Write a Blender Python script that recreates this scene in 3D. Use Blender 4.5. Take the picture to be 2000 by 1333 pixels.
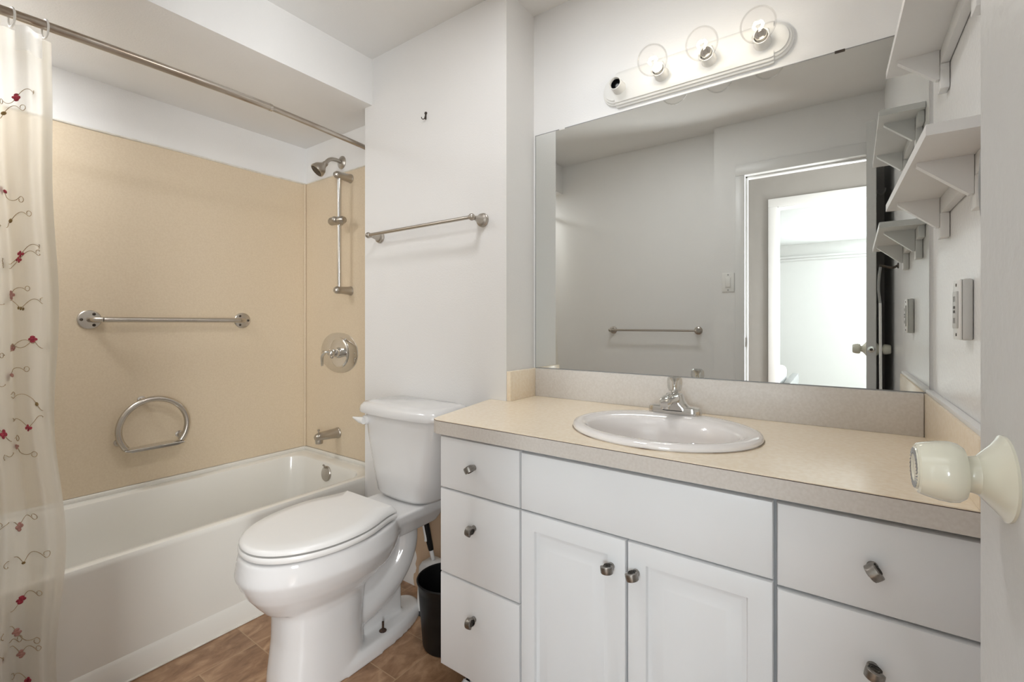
import bpy, bmesh, math, random
from math import sin, cos, pi, radians, atan2, sqrt
from mathutils import Vector, Matrix, noise

for o in list(bpy.data.objects):
    bpy.data.objects.remove(o)
S = bpy.context.scene
C = S.collection
random.seed(4)

# ------------------------------------------------------------------ camera
H = 1.15                                   # camera height
cam = bpy.data.objects.new('camera', bpy.data.cameras.new('camera'))
C.objects.link(cam)
cam.location = (0, 0, H)
cam.rotation_euler = (radians(90), 0, radians(35.48))
cam.data.sensor_width = 36.0
cam.data.lens = 36.0 * 898.3 / 2000
cam.data.shift_y = -(666.5 - 633.0) / 2000
cam.data.clip_start = 0.02
S.camera = cam

# ------------------------------------------------------------------ colour management, world, lights
S.view_settings.view_transform = 'Standard'
S.view_settings.look = 'None'
S.view_settings.gamma = 1.0
S.view_settings.use_curve_mapping = False
S.view_settings.exposure = 0.11
W = bpy.data.worlds.new('world')
S.world = W
W.use_nodes = True
W.node_tree.nodes['Background'].inputs[0].default_value = (0.9, 0.95, 1.0, 1)
W.node_tree.nodes['Background'].inputs[1].default_value = 0.05


def area(name, loc, target, size, sizey, power, col):
    l = bpy.data.lights.new(name, 'AREA')
    l.shape = 'RECTANGLE'
    l.size = size
    l.size_y = sizey
    l.energy = power
    l.color = col
    o = bpy.data.objects.new(name, l)
    C.objects.link(o)
    o.location = loc
    d = Vector(target) - Vector(loc)
    o.rotation_euler = d.to_track_quat('-Z', 'Y').to_euler()
    return o


area('bedroom_far_fill', (1.05, -5.44, 1.5), (1.05, 0, 1.5), 1.2, 1.3, 118, (0.84, 0.93, 1.0))  # unseen light added to brighten the vanity front through both doorways
area('hallway_fill', (0.75, -0.60, 1.15), (-1.865, 0.80, 0.9), 0.40, 1.5, 66, (0.96, 0.985, 1.0))  # fill panel added out of view to brighten tub apron and toilet
area('bathroom_ceiling_fill', (-0.80, 0.775, 2.40), (-0.80, 0.775, 0), 0.26, 0.20, 5.7, (0.97, 0.98, 1.0))  # added fill below the ceiling, no fixture belongs to it
area('bedroom_side_fill', (1.75, -3.2, 1.5), (-1.0, -3.0, 1.2), 1.6, 1.4, 46, (1.0, 0.97, 0.93))  # added out of sight to whiten the bedroom wall
area('shower_fill', (-2.27, 0.07, 2.186), (-2.27, 0.07, 0), 0.2, 0.2, 5.9, (0.95, 0.975, 1.0))  # invented source over the tub, lifts the dim alcove
BULB_WATTS = 0.27
BULB_COLOUR = (1.0, 0.93, 0.82)

# ------------------------------------------------------------------ materials
def new_mat(name):
    m = bpy.data.materials.new(name)
    m.use_nodes = True
    nt = m.node_tree
    return m, nt, nt.nodes['Principled BSDF']


def lin(r, g, b):
    f = lambda c: (c / 255 / 12.92) if c / 255 <= 0.04045 else ((c / 255 + 0.055) / 1.055) ** 2.4
    return (f(r), f(g), f(b), 1.0)


def mat(name, col, rough=0.5, metal=0.0, var=None, vscale=30.0, bump=0.0, bscale=200.0, coat=0.0, spec=0.5, stretch=None):
    m, nt, b = new_mat(name)
    b.inputs['Roughness'].default_value = rough
    b.inputs['Metallic'].default_value = metal
    b.inputs['Coat Weight'].default_value = coat
    b.inputs['Specular IOR Level'].default_value = spec
    b.inputs['Base Color'].default_value = col
    tc = nt.nodes.new('ShaderNodeTexCoord')
    src = tc.outputs['Object']
    if stretch:
        mp = nt.nodes.new('ShaderNodeMapping')
        mp.inputs['Scale'].default_value = stretch
        nt.links.new(src, mp.inputs[0])
        src = mp.outputs[0]
    if var:
        n = nt.nodes.new('ShaderNodeTexNoise')
        n.inputs['Scale'].default_value = vscale
        n.inputs['Detail'].default_value = 5
        nt.links.new(src, n.inputs['Vector'])
        r = nt.nodes.new('ShaderNodeValToRGB')
        r.color_ramp.elements[0].position = 0.35
        r.color_ramp.elements[1].position = 0.65
        r.color_ramp.elements[0].color = col
        r.color_ramp.elements[1].color = var
        nt.links.new(n.outputs['Fac'], r.inputs[0])
        nt.links.new(r.outputs[0], b.inputs['Base Color'])
    if bump:
        n2 = nt.nodes.new('ShaderNodeTexNoise')
        n2.inputs['Scale'].default_value = bscale
        n2.inputs['Detail'].default_value = 3
        nt.links.new(src, n2.inputs['Vector'])
        bp = nt.nodes.new('ShaderNodeBump')
        bp.inputs['Strength'].default_value = bump
        bp.inputs['Distance'].default_value = 0.002
        nt.links.new(n2.outputs['Fac'], bp.inputs['Height'])
        nt.links.new(bp.outputs[0], b.inputs['Normal'])
    return m


M = {}
M['paint'] = mat('white_wall_paint', (0.85, 0.84, 0.825, 1), 0.55, var=(0.84, 0.83, 0.815, 1), vscale=6, bump=0.25, bscale=160)
M['semi'] = mat('semigloss_wall_paint', (0.88, 0.875, 0.865, 1), 0.26, var=(0.87, 0.865, 0.855, 1), vscale=6, bump=0.3, bscale=120)
M['ceil'] = mat('ceiling_paint', (0.84, 0.83, 0.81, 1), 0.8, var=(0.83, 0.82, 0.80, 1), vscale=5, bump=0.3, bscale=200)
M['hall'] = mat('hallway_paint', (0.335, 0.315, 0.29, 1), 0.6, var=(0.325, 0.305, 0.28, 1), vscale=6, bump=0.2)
M['bed_wall'] = mat('bedroom_paint', (0.86, 0.86, 0.84, 1), 0.6, var=(0.85, 0.85, 0.83, 1), vscale=6)
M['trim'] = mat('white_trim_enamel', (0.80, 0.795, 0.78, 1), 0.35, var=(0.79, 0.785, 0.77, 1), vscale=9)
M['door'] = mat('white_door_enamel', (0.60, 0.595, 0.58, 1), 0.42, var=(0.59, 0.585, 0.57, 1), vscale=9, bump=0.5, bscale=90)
M['beige'] = mat('beige_surround_laminate', lin(221, 204, 178), 0.38, var=lin(216, 198, 171), vscale=140, bump=0.04, bscale=300)
M['caulk'] = mat('white_caulk', (0.80, 0.77, 0.70, 1), 0.5, var=(0.70, 0.66, 0.58, 1), vscale=25)
M['tub'] = mat('tub_enamel', (0.82, 0.795, 0.735, 1), 0.16, var=(0.81, 0.785, 0.725, 1), vscale=5, coat=0.3)
M['ceramic'] = mat('white_vitreous_china', (0.78, 0.775, 0.77, 1), 0.12, var=(0.77, 0.765, 0.76, 1), vscale=5, coat=0.5)
M['plastic'] = mat('white_seat_plastic', (0.83, 0.82, 0.80, 1), 0.25, var=(0.82, 0.81, 0.79, 1), vscale=8)
M['cab'] = mat('white_thermofoil', (0.82, 0.83, 0.84, 1), 0.35, var=(0.81, 0.82, 0.83, 1), vscale=6)
M['cab_in'] = mat('cabinet_carcass', (0.40, 0.41, 0.42, 1), 0.6, var=(0.36, 0.37, 0.38, 1), vscale=8)
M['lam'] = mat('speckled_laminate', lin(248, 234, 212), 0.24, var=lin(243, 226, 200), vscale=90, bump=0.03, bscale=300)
M['lam_cool'] = mat('speckled_laminate_cool_lit', lin(213, 207, 200), 0.38, var=lin(206, 199, 191), vscale=160, bump=0.03, bscale=300)  # same laminate as the top, with cooler light put into the colour
M['seam'] = mat('dark_laminate_seam', (0.06, 0.035, 0.03, 1), 0.6, var=(0.09, 0.05, 0.04, 1), vscale=60)
M['sink'] = mat('sink_china', (0.84, 0.80, 0.775, 1), 0.08, var=(0.83, 0.79, 0.765, 1), vscale=5, coat=0.6)
M['chrome'] = mat('polished_chrome', (0.72, 0.71, 0.69, 1), 0.07, 1.0, var=(0.70, 0.69, 0.67, 1), vscale=20)
M['nickel'] = mat('brushed_nickel', (0.50, 0.465, 0.42, 1), 0.30, 1.0, var=(0.45, 0.415, 0.37, 1), vscale=60, stretch=(1, 12, 12))
M['steel'] = mat('brushed_stainless', (0.58, 0.54, 0.49, 1), 0.27, 1.0, var=(0.53, 0.49, 0.44, 1), vscale=14)
M['satin'] = mat('satin_chrome', (0.70, 0.68, 0.65, 1), 0.16, 1.0, var=(0.69, 0.67, 0.64, 1), vscale=8)
M['worn'] = mat('worn_rod_steel', (0.62, 0.59, 0.55, 1), 0.30, 1.0, var=(0.36, 0.29, 0.23, 1), vscale=22, stretch=(1.0, 0.25, 2.0))
M['pewter'] = mat('antique_pewter', (0.34, 0.32, 0.295, 1), 0.34, 1.0, var=(0.25, 0.235, 0.215, 1), vscale=120)
M['pewter_dark'] = mat('pewter_groove', (0.05, 0.045, 0.04, 1), 0.6, 0.6, var=(0.07, 0.06, 0.05, 1), vscale=90)
M['dark'] = mat('dark_metal', (0.06, 0.05, 0.045, 1), 0.45, 0.7, var=(0.10, 0.08, 0.06, 1), vscale=80)
M['rust'] = mat('rusty_steel', (0.13, 0.075, 0.045, 1), 0.7, 0.4, var=(0.05, 0.035, 0.03, 1), vscale=160)
M['black'] = mat('black_plastic', (0.006, 0.006, 0.006, 1), 0.42, var=(0.009, 0.009, 0.009, 1), vscale=30, spec=0.3)
M['grey_rubber'] = mat('dark_grey_rubber', (0.05, 0.055, 0.06, 1), 0.5, var=(0.06, 0.065, 0.07, 1), vscale=40)
M['almond'] = mat('almond_plastic', lin(226, 224, 208), 0.12, var=lin(223, 221, 204), vscale=12, coat=0.5)
M['fixture'] = mat('white_fixture_enamel', (0.82, 0.81, 0.78, 1), 0.3, var=(0.81, 0.80, 0.77, 1), vscale=12)
M['switch'] = mat('switch_plastic', (0.84, 0.83, 0.80, 1), 0.3, var=(0.83, 0.82, 0.79, 1), vscale=30)
M['box'] = mat('outlet_box_plastic', (0.62, 0.62, 0.60, 1), 0.4, var=(0.60, 0.60, 0.58, 1), vscale=30)
M['grey'] = mat('grey_plastic', (0.30, 0.30, 0.295, 1), 0.45, var=(0.27, 0.27, 0.265, 1), vscale=50)
M['bed'] = mat('white_bedding', (0.85, 0.85, 0.84, 1), 0.9, var=(0.82, 0.82, 0.81, 1), vscale=20, bump=0.3, bscale=50)
M['bed_frame'] = mat('grey_bed_frame', (0.36, 0.36, 0.35, 1), 0.6, var=(0.30, 0.30, 0.29, 1), vscale=30)
M['carpet'] = mat('bedroom_carpet', (0.62, 0.60, 0.56, 1), 0.95, var=(0.56, 0.54, 0.50, 1), vscale=160, bump=0.5, bscale=300)
M['red'] = mat('red_embroidery', lin(188, 62, 80), 0.7, var=lin(138, 38, 56), vscale=160)
M['pink'] = mat('pink_embroidery', lin(196, 150, 142), 0.8, var=lin(176, 128, 118), vscale=160)
M['olive'] = mat('olive_embroidery', lin(150, 124, 76), 0.8, var=lin(120, 98, 60), vscale=160)
M['vine'] = mat('brown_vine_thread', lin(186, 166, 136), 0.8, var=lin(160, 138, 108), vscale=160)
M['stain'] = mat('stained_caulk', (0.60, 0.52, 0.42, 1), 0.6, var=(0.16, 0.10, 0.06, 1), vscale=9)

m, nt, b = new_mat('mirror_silver')
b.inputs['Base Color'].default_value = (0.765, 0.78, 0.765, 1)
b.inputs['Metallic'].default_value = 1.0
b.inputs['Roughness'].default_value = 0.0
M['mirror'] = m

def thin_glass(name, tint, amount, ior=1.45):
    m, nt, b = new_mat(name)
    out = nt.nodes['Material Output']
    nt.nodes.remove(b)
    tr = nt.nodes.new('ShaderNodeBsdfTransparent')
    tr.inputs[0].default_value = tint
    gl = nt.nodes.new('ShaderNodeBsdfGlossy')
    gl.inputs['Roughness'].default_value = 0.02
    fr = nt.nodes.new('ShaderNodeLayerWeight')
    fr.inputs['Blend'].default_value = amount
    mu = nt.nodes.new('ShaderNodeMath')
    mu.operation = 'MULTIPLY'
    mu.inputs[1].default_value = 0.45
    nt.links.new(fr.outputs['Fresnel'], mu.inputs[0])
    mx = nt.nodes.new('ShaderNodeMixShader')
    nt.links.new(mu.outputs[0], mx.inputs[0])
    nt.links.new(tr.outputs[0], mx.inputs[1])
    nt.links.new(gl.outputs[0], mx.inputs[2])
    nt.links.new(mx.outputs[0], out.inputs[0])
    return m
M['bulb_glass'] = thin_glass('clear_bulb_glass', (0.99, 0.985, 0.98, 1), 0.10)
M['acrylic'] = thin_glass('clear_acrylic', (0.93, 0.93, 0.92, 1), 0.32)

m, nt, b = new_mat('glowing_filament')
b.inputs['Base Color'].default_value = (1, 0.9, 0.7, 1)
b.inputs['Emission Color'].default_value = (1.0, 0.88, 0.68, 1)
b.inputs['Emission Strength'].default_value = 20.0
M['filament'] = m

# sheer curtain cloth
m, nt, b = new_mat('sheer_cream_voile')
out = nt.nodes['Material Output']
nt.nodes.remove(b)
tc = nt.nodes.new('ShaderNodeTexCoord')
mp = nt.nodes.new('ShaderNodeMapping')
mp.inputs['Scale'].default_value = (60, 60, 8)
nz = nt.nodes.new('ShaderNodeTexNoise')
nz.inputs['Scale'].default_value = 3.0
rp = nt.nodes.new('ShaderNodeValToRGB')
rp.color_ramp.elements[0].color = (0.90, 0.865, 0.785, 1)
rp.color_ramp.elements[1].color = (0.93, 0.895, 0.82, 1)
df = nt.nodes.new('ShaderNodeBsdfDiffuse')
tl = nt.nodes.new('ShaderNodeBsdfTranslucent')
tp = nt.nodes.new('ShaderNodeBsdfTransparent')
m1 = nt.nodes.new('ShaderNodeMixShader')
m2 = nt.nodes.new('ShaderNodeMixShader')
m1.inputs[0].default_value = 0.42
m2.inputs[0].default_value = 0.30
L = nt.links.new
L(tc.outputs['Object'], mp.inputs[0]); L(mp.outputs[0], nz.inputs['Vector']); L(nz.outputs['Fac'], rp.inputs[0])
L(rp.outputs[0], df.inputs[0]); L(rp.outputs[0], tl.inputs[0])
L(df.outputs[0], m1.inputs[1]); L(tl.outputs[0], m1.inputs[2])
L(m1.outputs[0], m2.inputs[1]); L(tp.outputs[0], m2.inputs[2]); L(m2.outputs[0], out.inputs[0])
M['voile'] = m
m2_ = M['voile'].copy(); m2_.name = 'white_header_cloth'
for n_ in m2_.node_tree.nodes:
    if n_.type == 'VALTORGB':
        n_.color_ramp.elements[0].color = (0.93, 0.92, 0.90, 1); n_.color_ramp.elements[1].color = (0.96, 0.95, 0.93, 1)
    if n_.type == 'MIX_SHADER' and abs(n_.inputs[0].default_value - 0.30) < 1e-4:
        n_.inputs[0].default_value = 0.04
M['band'] = m2_
M['liner'] = mat('white_liner_vinyl', (0.84, 0.82, 0.78, 1), 0.3, var=(0.80, 0.78, 0.74, 1), vscale=40, bump=0.3, bscale=60)

# vinyl tile floor
m, nt, b = new_mat('brown_stone_vinyl_tile')
L = nt.links.new
def nd(t, **k):
    n = nt.nodes.new(t)
    for a, v in k.items():
        setattr(n, a, v)
    return n
def mth(op, a, bb=None):
    n = nd('ShaderNodeMath', operation=op)
    for i, v in enumerate((a, bb)):
        if v is None:
            continue
        if hasattr(v, 'links') or hasattr(v, 'is_output'):
            L(v, n.inputs[i])
        else:
            n.inputs[i].default_value = v
    return n.outputs[0]
geo = nd('ShaderNodeNewGeometry')
sp = nd('ShaderNodeSeparateXYZ')
L(geo.outputs['Position'], sp.inputs[0])
rx = mth('DIVIDE', mth('ADD', sp.outputs[0], 1.888), 0.18)
row = mth('FLOOR', rx)
fx = mth('FRACT', rx)
par = mth('FLOORED_MODULO', row, 2.0)
py = mth('SUBTRACT', 0.36, mth('MULTIPLY', par, 0.18))
ry = mth('DIVIDE', mth('SUBTRACT', sp.outputs[1], 0.812), py)
fy = mth('FRACT', ry)
dx = mth('MULTIPLY', mth('MINIMUM', fx, mth('SUBTRACT', 1.0, fx)), 0.18)
dy = mth('MULTIPLY', mth('MINIMUM', fy, mth('SUBTRACT', 1.0, fy)), py)
gd = mth('MINIMUM', dx, dy)
grout = mth('LESS_THAN', gd, 0.0016)
cid = nd('ShaderNodeCombineXYZ')
L(row, cid.inputs[0]); L(mth('FLOOR', ry), cid.inputs[1])
wn = nd('ShaderNodeTexWhiteNoise', noise_dimensions='2D')
L(cid.outputs[0], wn.inputs['Vector'])
addv = nd('ShaderNodeVectorMath', operation='ADD')
L(geo.outputs['Position'], addv.inputs[0]); L(wn.outputs['Color'], addv.inputs[1])
mpn = nd('ShaderNodeMapping')
mpn.inputs['Scale'].default_value = (9, 5, 5)
mpn.inputs['Rotation'].default_value = (0, 0, 0.9)
L(addv.outputs[0], mpn.inputs[0])
n1 = nd('ShaderNodeTexNoise')
n1.inputs['Scale'].default_value = 2.2; n1.inputs['Detail'].default_value = 8; n1.inputs['Roughness'].default_value = 0.62
n1.inputs['Distortion'].default_value = 0.6
L(mpn.outputs[0], n1.inputs['Vector'])
r1 = nd('ShaderNodeValToRGB')
r1.color_ramp.elements[0].position = 0.30; r1.color_ramp.elements[1].position = 0.72
r1.color_ramp.elements[0].color = lin(122, 90, 64); r1.color_ramp.elements[1].color = lin(186, 152, 120)
e = r1.color_ramp.elements.new(0.5); e.color = lin(153, 118, 89)
L(n1.outputs['Fac'], r1.inputs[0])
hsv = nd('ShaderNodeHueSaturation')
L(r1.outputs[0], hsv.inputs['Color'])
L(mth('ADD', 0.86, mth('MULTIPLY', wn.outputs['Value'], 0.32)), hsv.inputs['Value'])
mxc = nd('ShaderNodeMixRGB')
L(grout, mxc.inputs[0]); L(hsv.outputs[0], mxc.inputs[1])
mxc.inputs[2].default_value = lin(178, 148, 116)
L(mxc.outputs[0], b.inputs['Base Color'])
b.inputs['Roughness'].default_value = 0.38
M['floor'] = m

# toilet wall paint that stops above a patch left beige behind the toilet
m, nt, b = new_mat('white_paint_over_beige')
L = nt.links.new
geo = nd('ShaderNodeNewGeometry'); sp = nd('ShaderNodeSeparateXYZ'); L(geo.outputs['Position'], sp.inputs[0])
nz = nd('ShaderNodeTexNoise'); nz.inputs['Scale'].default_value = 14; L(geo.outputs['Position'], nz.inputs['Vector'])
wob = mth('MULTIPLY', nz.outputs['Fac'], 0.10)
low = mth('LESS_THAN', mth('ADD', sp.outputs[2], wob), 0.50)
lef = mth('LESS_THAN', mth('ADD', sp.outputs[0], wob), -1.215)
rig = mth('GREATER_THAN', mth('ADD', sp.outputs[0], wob), -1.46)
msk = mth('MULTIPLY', mth('MULTIPLY', low, lef), rig)
mx = nd('ShaderNodeMixRGB'); L(msk, mx.inputs[0])
mx.inputs[1].default_value = (0.845, 0.835, 0.82, 1); mx.inputs[2].default_value = lin(198, 172, 145)
L(mx.outputs[0], b.inputs['Base Color']); b.inputs['Roughness'].default_value = 0.5
n2 = nd('ShaderNodeTexNoise'); n2.inputs['Scale'].default_value = 160; L(geo.outputs['Position'], n2.inputs['Vector'])
bp = nd('ShaderNodeBump'); bp.inputs['Strength'].default_value = 0.25; bp.inputs['Distance'].default_value = 0.002
L(n2.outputs['Fac'], bp.inputs['Height']); L(bp.outputs[0], b.inputs['Normal'])
M['toilet_wall'] = m

# ------------------------------------------------------------------ mesh helpers
ORG = {}

def thing(name, label, cat, loc, group=None, kind=None):
    o = bpy.data.objects.new(name, None)
    o.empty_display_size = 0.05
    C.objects.link(o)
    o.location = loc
    ORG[o.name] = Vector(loc)
    tag(o, label, cat, group, kind)
    return o

def tag(o, label=None, cat=None, group=None, kind=None):
    if label: o['label'] = label
    if cat: o['category'] = cat
    if group: o['group'] = group
    if kind: o['kind'] = kind
    return o

def finish(bm, name, material, angle=35.0):
    bmesh.ops.recalc_face_normals(bm, faces=bm.faces)
    me = bpy.data.meshes.new(name)
    bm.to_mesh(me)
    bm.free()
    me.materials.append(material)
    me.polygons.foreach_set('use_smooth', [True] * len(me.polygons))
    me.set_sharp_from_angle(angle=radians(angle))
    return me

def obj(name, bm, material, parent=None, angle=35.0, label=None):
    """bm holds world coordinates; the object gets its parent's origin, or the base of its own box."""
    if parent is not None:
        org = ORG[parent.name]
    else:
        vs = [v.co for v in bm.verts]
        org = Vector(((min(v.x for v in vs) + max(v.x for v in vs)) / 2, (min(v.y for v in vs) + max(v.y for v in vs)) / 2, min(v.z for v in vs)))
    bmesh.ops.translate(bm, verts=bm.verts, vec=-org)
    o = bpy.data.objects.new(name, finish(bm, name, material, angle))
    C.objects.link(o)
    if parent is not None:
        o.parent = parent
    else:
        o.location = org
    ORG[o.name] = org.copy()
    if label: o['label'] = label
    return o

def place(name, me, parent, mw, label=None):
    """a shared mesh in local coordinates, put at world matrix mw under an unrotated parent"""
    o = bpy.data.objects.new(name, me)
    C.objects.link(o)
    o.parent = parent
    o.matrix_local = Matrix.Translation(-ORG[parent.name]) @ mw
    ORG[o.name] = mw.to_translation()
    if label: o['label'] = label
    return o

def B():
    return bmesh.new()

def box(bm, lo, hi, bev=0.0, seg=2):
    lo = [min(a, c) for a, c in zip(lo, hi)] if True else lo
    vs = []
    for z in (0, 1):
        for x, y in ((0, 0), (1, 0), (1, 1), (0, 1)):
            vs.append(bm.verts.new((hi[0] if x else lo[0], hi[1] if y else lo[1], hi[2] if z else lo[2])))
    fs = [(0, 3, 2, 1), (4, 5, 6, 7), (0, 1, 5, 4), (1, 2, 6, 5), (2, 3, 7, 6), (3, 0, 4, 7)]
    faces = [bm.faces.new([vs[i] for i in f]) for f in fs]
    if bev > 0:
        es = list({e for f in faces for e in f.edges})
        bmesh.ops.bevel(bm, geom=es, offset=bev, segments=seg, profile=0.5, affect='EDGES', clamp_overlap=True)

def loft(bm, rings, cap0=True, cap1=True, closed=False):
    R = [[bm.verts.new(p) for p in r] for r in rings]
    n = len(R[0])
    pairs = list(zip(R[:-1], R[1:]))
    if closed:
        pairs.append((R[-1], R[0]))
    for a, c in pairs:
        for i in range(n):
            j = (i + 1) % n
            bm.faces.new((a[i], a[j], c[j], c[i]))
    if not closed:
        if cap0: bm.faces.new(list(reversed(R[0])))
        if cap1: bm.faces.new(R[-1])

def frame(d):
    d = Vector(d).normalized()
    up = Vector((0, 0, 1)) if abs(d.z) < 0.95 else Vector((0, 1, 0))
    a = d.cross(up).normalized()
    return a, d.cross(a).normalized()

def tube(bm, pts, r, seg=14, closed=False, cap=True, flat=1.0, up=None):
    pts = [Vector(p) for p in pts]
    n = len(pts)
    rs = r if isinstance(r, (list, tuple)) else [r] * n
    tang = []
    for i in range(n):
        if closed:
            t = pts[(i + 1) % n] - pts[i - 1]
        else:
            t = pts[min(i + 1, n - 1)] - pts[max(i - 1, 0)]
        tang.append(t.normalized())
    a, c = frame(tang[0])
    if up is not None:
        a = tang[0].cross(Vector(up)).normalized(); c = tang[0].cross(a).normalized()
    rings = []
    for i in range(n):
        if i:
            q = tang[i - 1].rotation_difference(tang[i])
            a = q @ a
            a = (a - tang[i] * a.dot(tang[i])).normalized()
            c = tang[i].cross(a)
        rings.append([pts[i] + (a * cos(2 * pi * k / seg) + c * sin(2 * pi * k / seg) * flat) * rs[i] for k in range(seg)])
    loft(bm, rings, cap, cap, closed)

def lathe(bm, prof, origin, axis, seg=32, cap0=True, cap1=True, sx=1.0, sy=1.0):
    """prof: list of (radius, distance along axis)"""
    origin = Vector(origin)
    d = Vector(axis).normalized()
    a, c = frame(d)
    rings = [[origin + d * h + (a * cos(2 * pi * k / seg) * sx + c * sin(2 * pi * k / seg) * sy) * max(r, 1e-5) for k in range(seg)] for r, h in prof]
    loft(bm, rings, cap0, cap1)

def ball(bm, p, r, seg=20, sc=(1, 1, 1)):
    bmesh.ops.create_uvsphere(bm, u_segments=seg, v_segments=seg // 2 + 2, radius=r, matrix=Matrix.Translation(p) @ Matrix.Diagonal((*sc, 1)))

def prism(bm, poly, vec):
    vec = Vector(vec)
    loft(bm, [[Vector(p) for p in poly], [Vector(p) + vec for p in poly]])

def rrect(x0, x1, y0, y1, r, z, n=6):
    pts = []
    for cx, cy, a0 in ((x1 - r, y1 - r, 0), (x0 + r, y1 - r, 90), (x0 + r, y0 + r, 180), (x1 - r, y0 + r, 270)):
        for i in range(n + 1):
            a = radians(a0 + 90 * i / n)
            pts.append(Vector((cx + r * cos(a), cy + r * sin(a), z)))
    return pts

def ell(cx, cy, rx, ry, z, n=64, p=2.0):
    out = []
    for i in range(n):
        a = 2 * pi * i / n
        ca, sa = cos(a), sin(a)
        out.append(Vector((cx + rx * math.copysign(abs(ca) ** (2 / p), ca), cy + ry * math.copysign(abs(sa) ** (2 / p), sa), z)))
    return out

def smooth_path(pts, n=8):
    pts = [Vector(p) for p in pts]
    P = [2 * pts[0] - pts[1]] + pts + [2 * pts[-1] - pts[-2]]
    out = []
    for i in range(1, len(P) - 2):
        p0, p1, p2, p3 = P[i - 1:i + 3]
        for k in range(n):
            t = k / n
            out.append(0.5 * ((2 * p1) + (p2 - p0) * t + (2 * p0 - 5 * p1 + 4 * p2 - p3) * t * t + (3 * p1 - p0 - 3 * p2 + p3) * t ** 3))
    out.append(pts[-1])
    return out

def structure(name, boxes, material, label, cat, bev=0.0):
    bm = B()
    for lo, hi in boxes:
        box(bm, lo, hi, bev)
    o = obj(name, bm, material)
    return tag(o, label, cat, None, 'structure')

# ------------------------------------------------------------------ room measures (metres)
YM = 1.585      # mirror wall
YT = 1.395      # toilet wall
YP = 1.515      # plumbing wall at the tub's end
XR = 0.195      # wall with the shelves
XRET = -1.02    # side of the vanity alcove
XA = -1.865     # tub apron
XL = -2.585     # long wall behind the tub
ZC = 2.408      # ceiling
ZS = 2.19       # soffit over the tub
YB = -0.01      # wall with the doorway (camera stands in the doorway)
ZTUB = 0.41
ZCT = 0.86      # counter top
DX0, DX1, DZ = -0.482, 0.132, 2.075   # doorway

structure('floor', [((-2.75, -1.05, -0.06), (1.2, 1.75, 0))], M['floor'], 'brown stone-look vinyl tile floor under toilet and vanity', 'floor')
structure('ceiling', [((-2.75, -0.13, ZC), (0.33, 1.75, ZC + 0.1))], M['ceil'], 'flat white ceiling above toilet and vanity', 'ceiling')
structure('soffit', [((XL, -0.08, ZS), (-1.811, YP, ZC + 0.02))], M['paint'], 'white boxed soffit hanging above the bathtub', 'soffit')
structure('wall_tub', [((XL - 0.1, -0.2, 0), (XL, YP + 0.1, ZC))], M['paint'], 'white strip of wall above beige panel along the tub', 'wall')
structure('wall_plumbing', [((XL, YP, 0), (XA - 0.0, YP + 0.1, ZC))], M['paint'], 'short white wall above beige panel behind the shower head', 'wall')
structure('wall_toilet', [((XA, YT, 0), (XRET, 1.70, ZC))], M['toilet_wall'], 'plain white wall behind toilet with long towel bar', 'wall')
structure('wall_mirror', [((XRET, YM, 0), (XR, YM + 0.1, ZC))], M['paint'], 'white wall behind the big mirror and light bar', 'wall')
structure('wall_right', [((XR, YB - 0.12, 0), (XR + 0.12, YM + 0.1, ZC))], M['semi'], 'glossy white wall carrying the bracket shelves and outlet', 'wall')
structure('wall_back', [((-2.7, -0.2, 0), (-0.66, -0.08, ZC)), ((-0.66, YB - 0.12, 0), (DX0 - 0.012, YB, ZC)), ((DX1 + 0.012, YB - 0.12, 0), (XR, YB, ZC)),
                        ((DX0 - 0.012, YB - 0.12, DZ + 0.012), (DX1 + 0.012, YB, ZC))], M['paint'], 'white wall with doorway seen reflected in the mirror', 'wall')

# doorway trim (seen in the mirror)
bm = B()
for x0, x1 in ((DX0 - 0.052, DX0 + 0.002), (DX1 - 0.002, DX1 + 0.045)):
    box(bm, (x0, YB, 0), (x1, YB + 0.013, DZ - 0.002), 0.003)
box(bm, (DX0 - 0.052, YB, DZ - 0.002), (DX1 + 0.045, YB + 0.013, DZ + 0.066), 0.003)
for x0, x1 in ((DX0 - 0.012, DX0), (DX1, DX1 + 0.012)):
    box(bm, (x0, YB - 0.125, 0), (x1, YB, DZ))
box(bm, (DX0 - 0.012, YB - 0.125, DZ), (DX1 + 0.012, YB, DZ + 0.012))
box(bm, (DX0, YB - 0.075, 0), (DX0 + 0.011, YB - 0.04, DZ), 0.002)
box(bm, (DX0, YB - 0.075, DZ - 0.011), (DX1, YB - 0.04, DZ), 0.002)
t1 = obj('trim_1', bm, M['trim'])
tag(t1, 'white wooden casing around bathroom doorway seen in mirror', 'door frame', None, 'structure')
bm = B(); box(bm, (DX0 - 0.001, YB - 0.036, 1.005), (DX0 + 0.0015, YB - 0.008, 1.065), 0.0006)
obj('strike_plate', bm, M['dark'], t1, label='dark metal strike plate')

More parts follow.
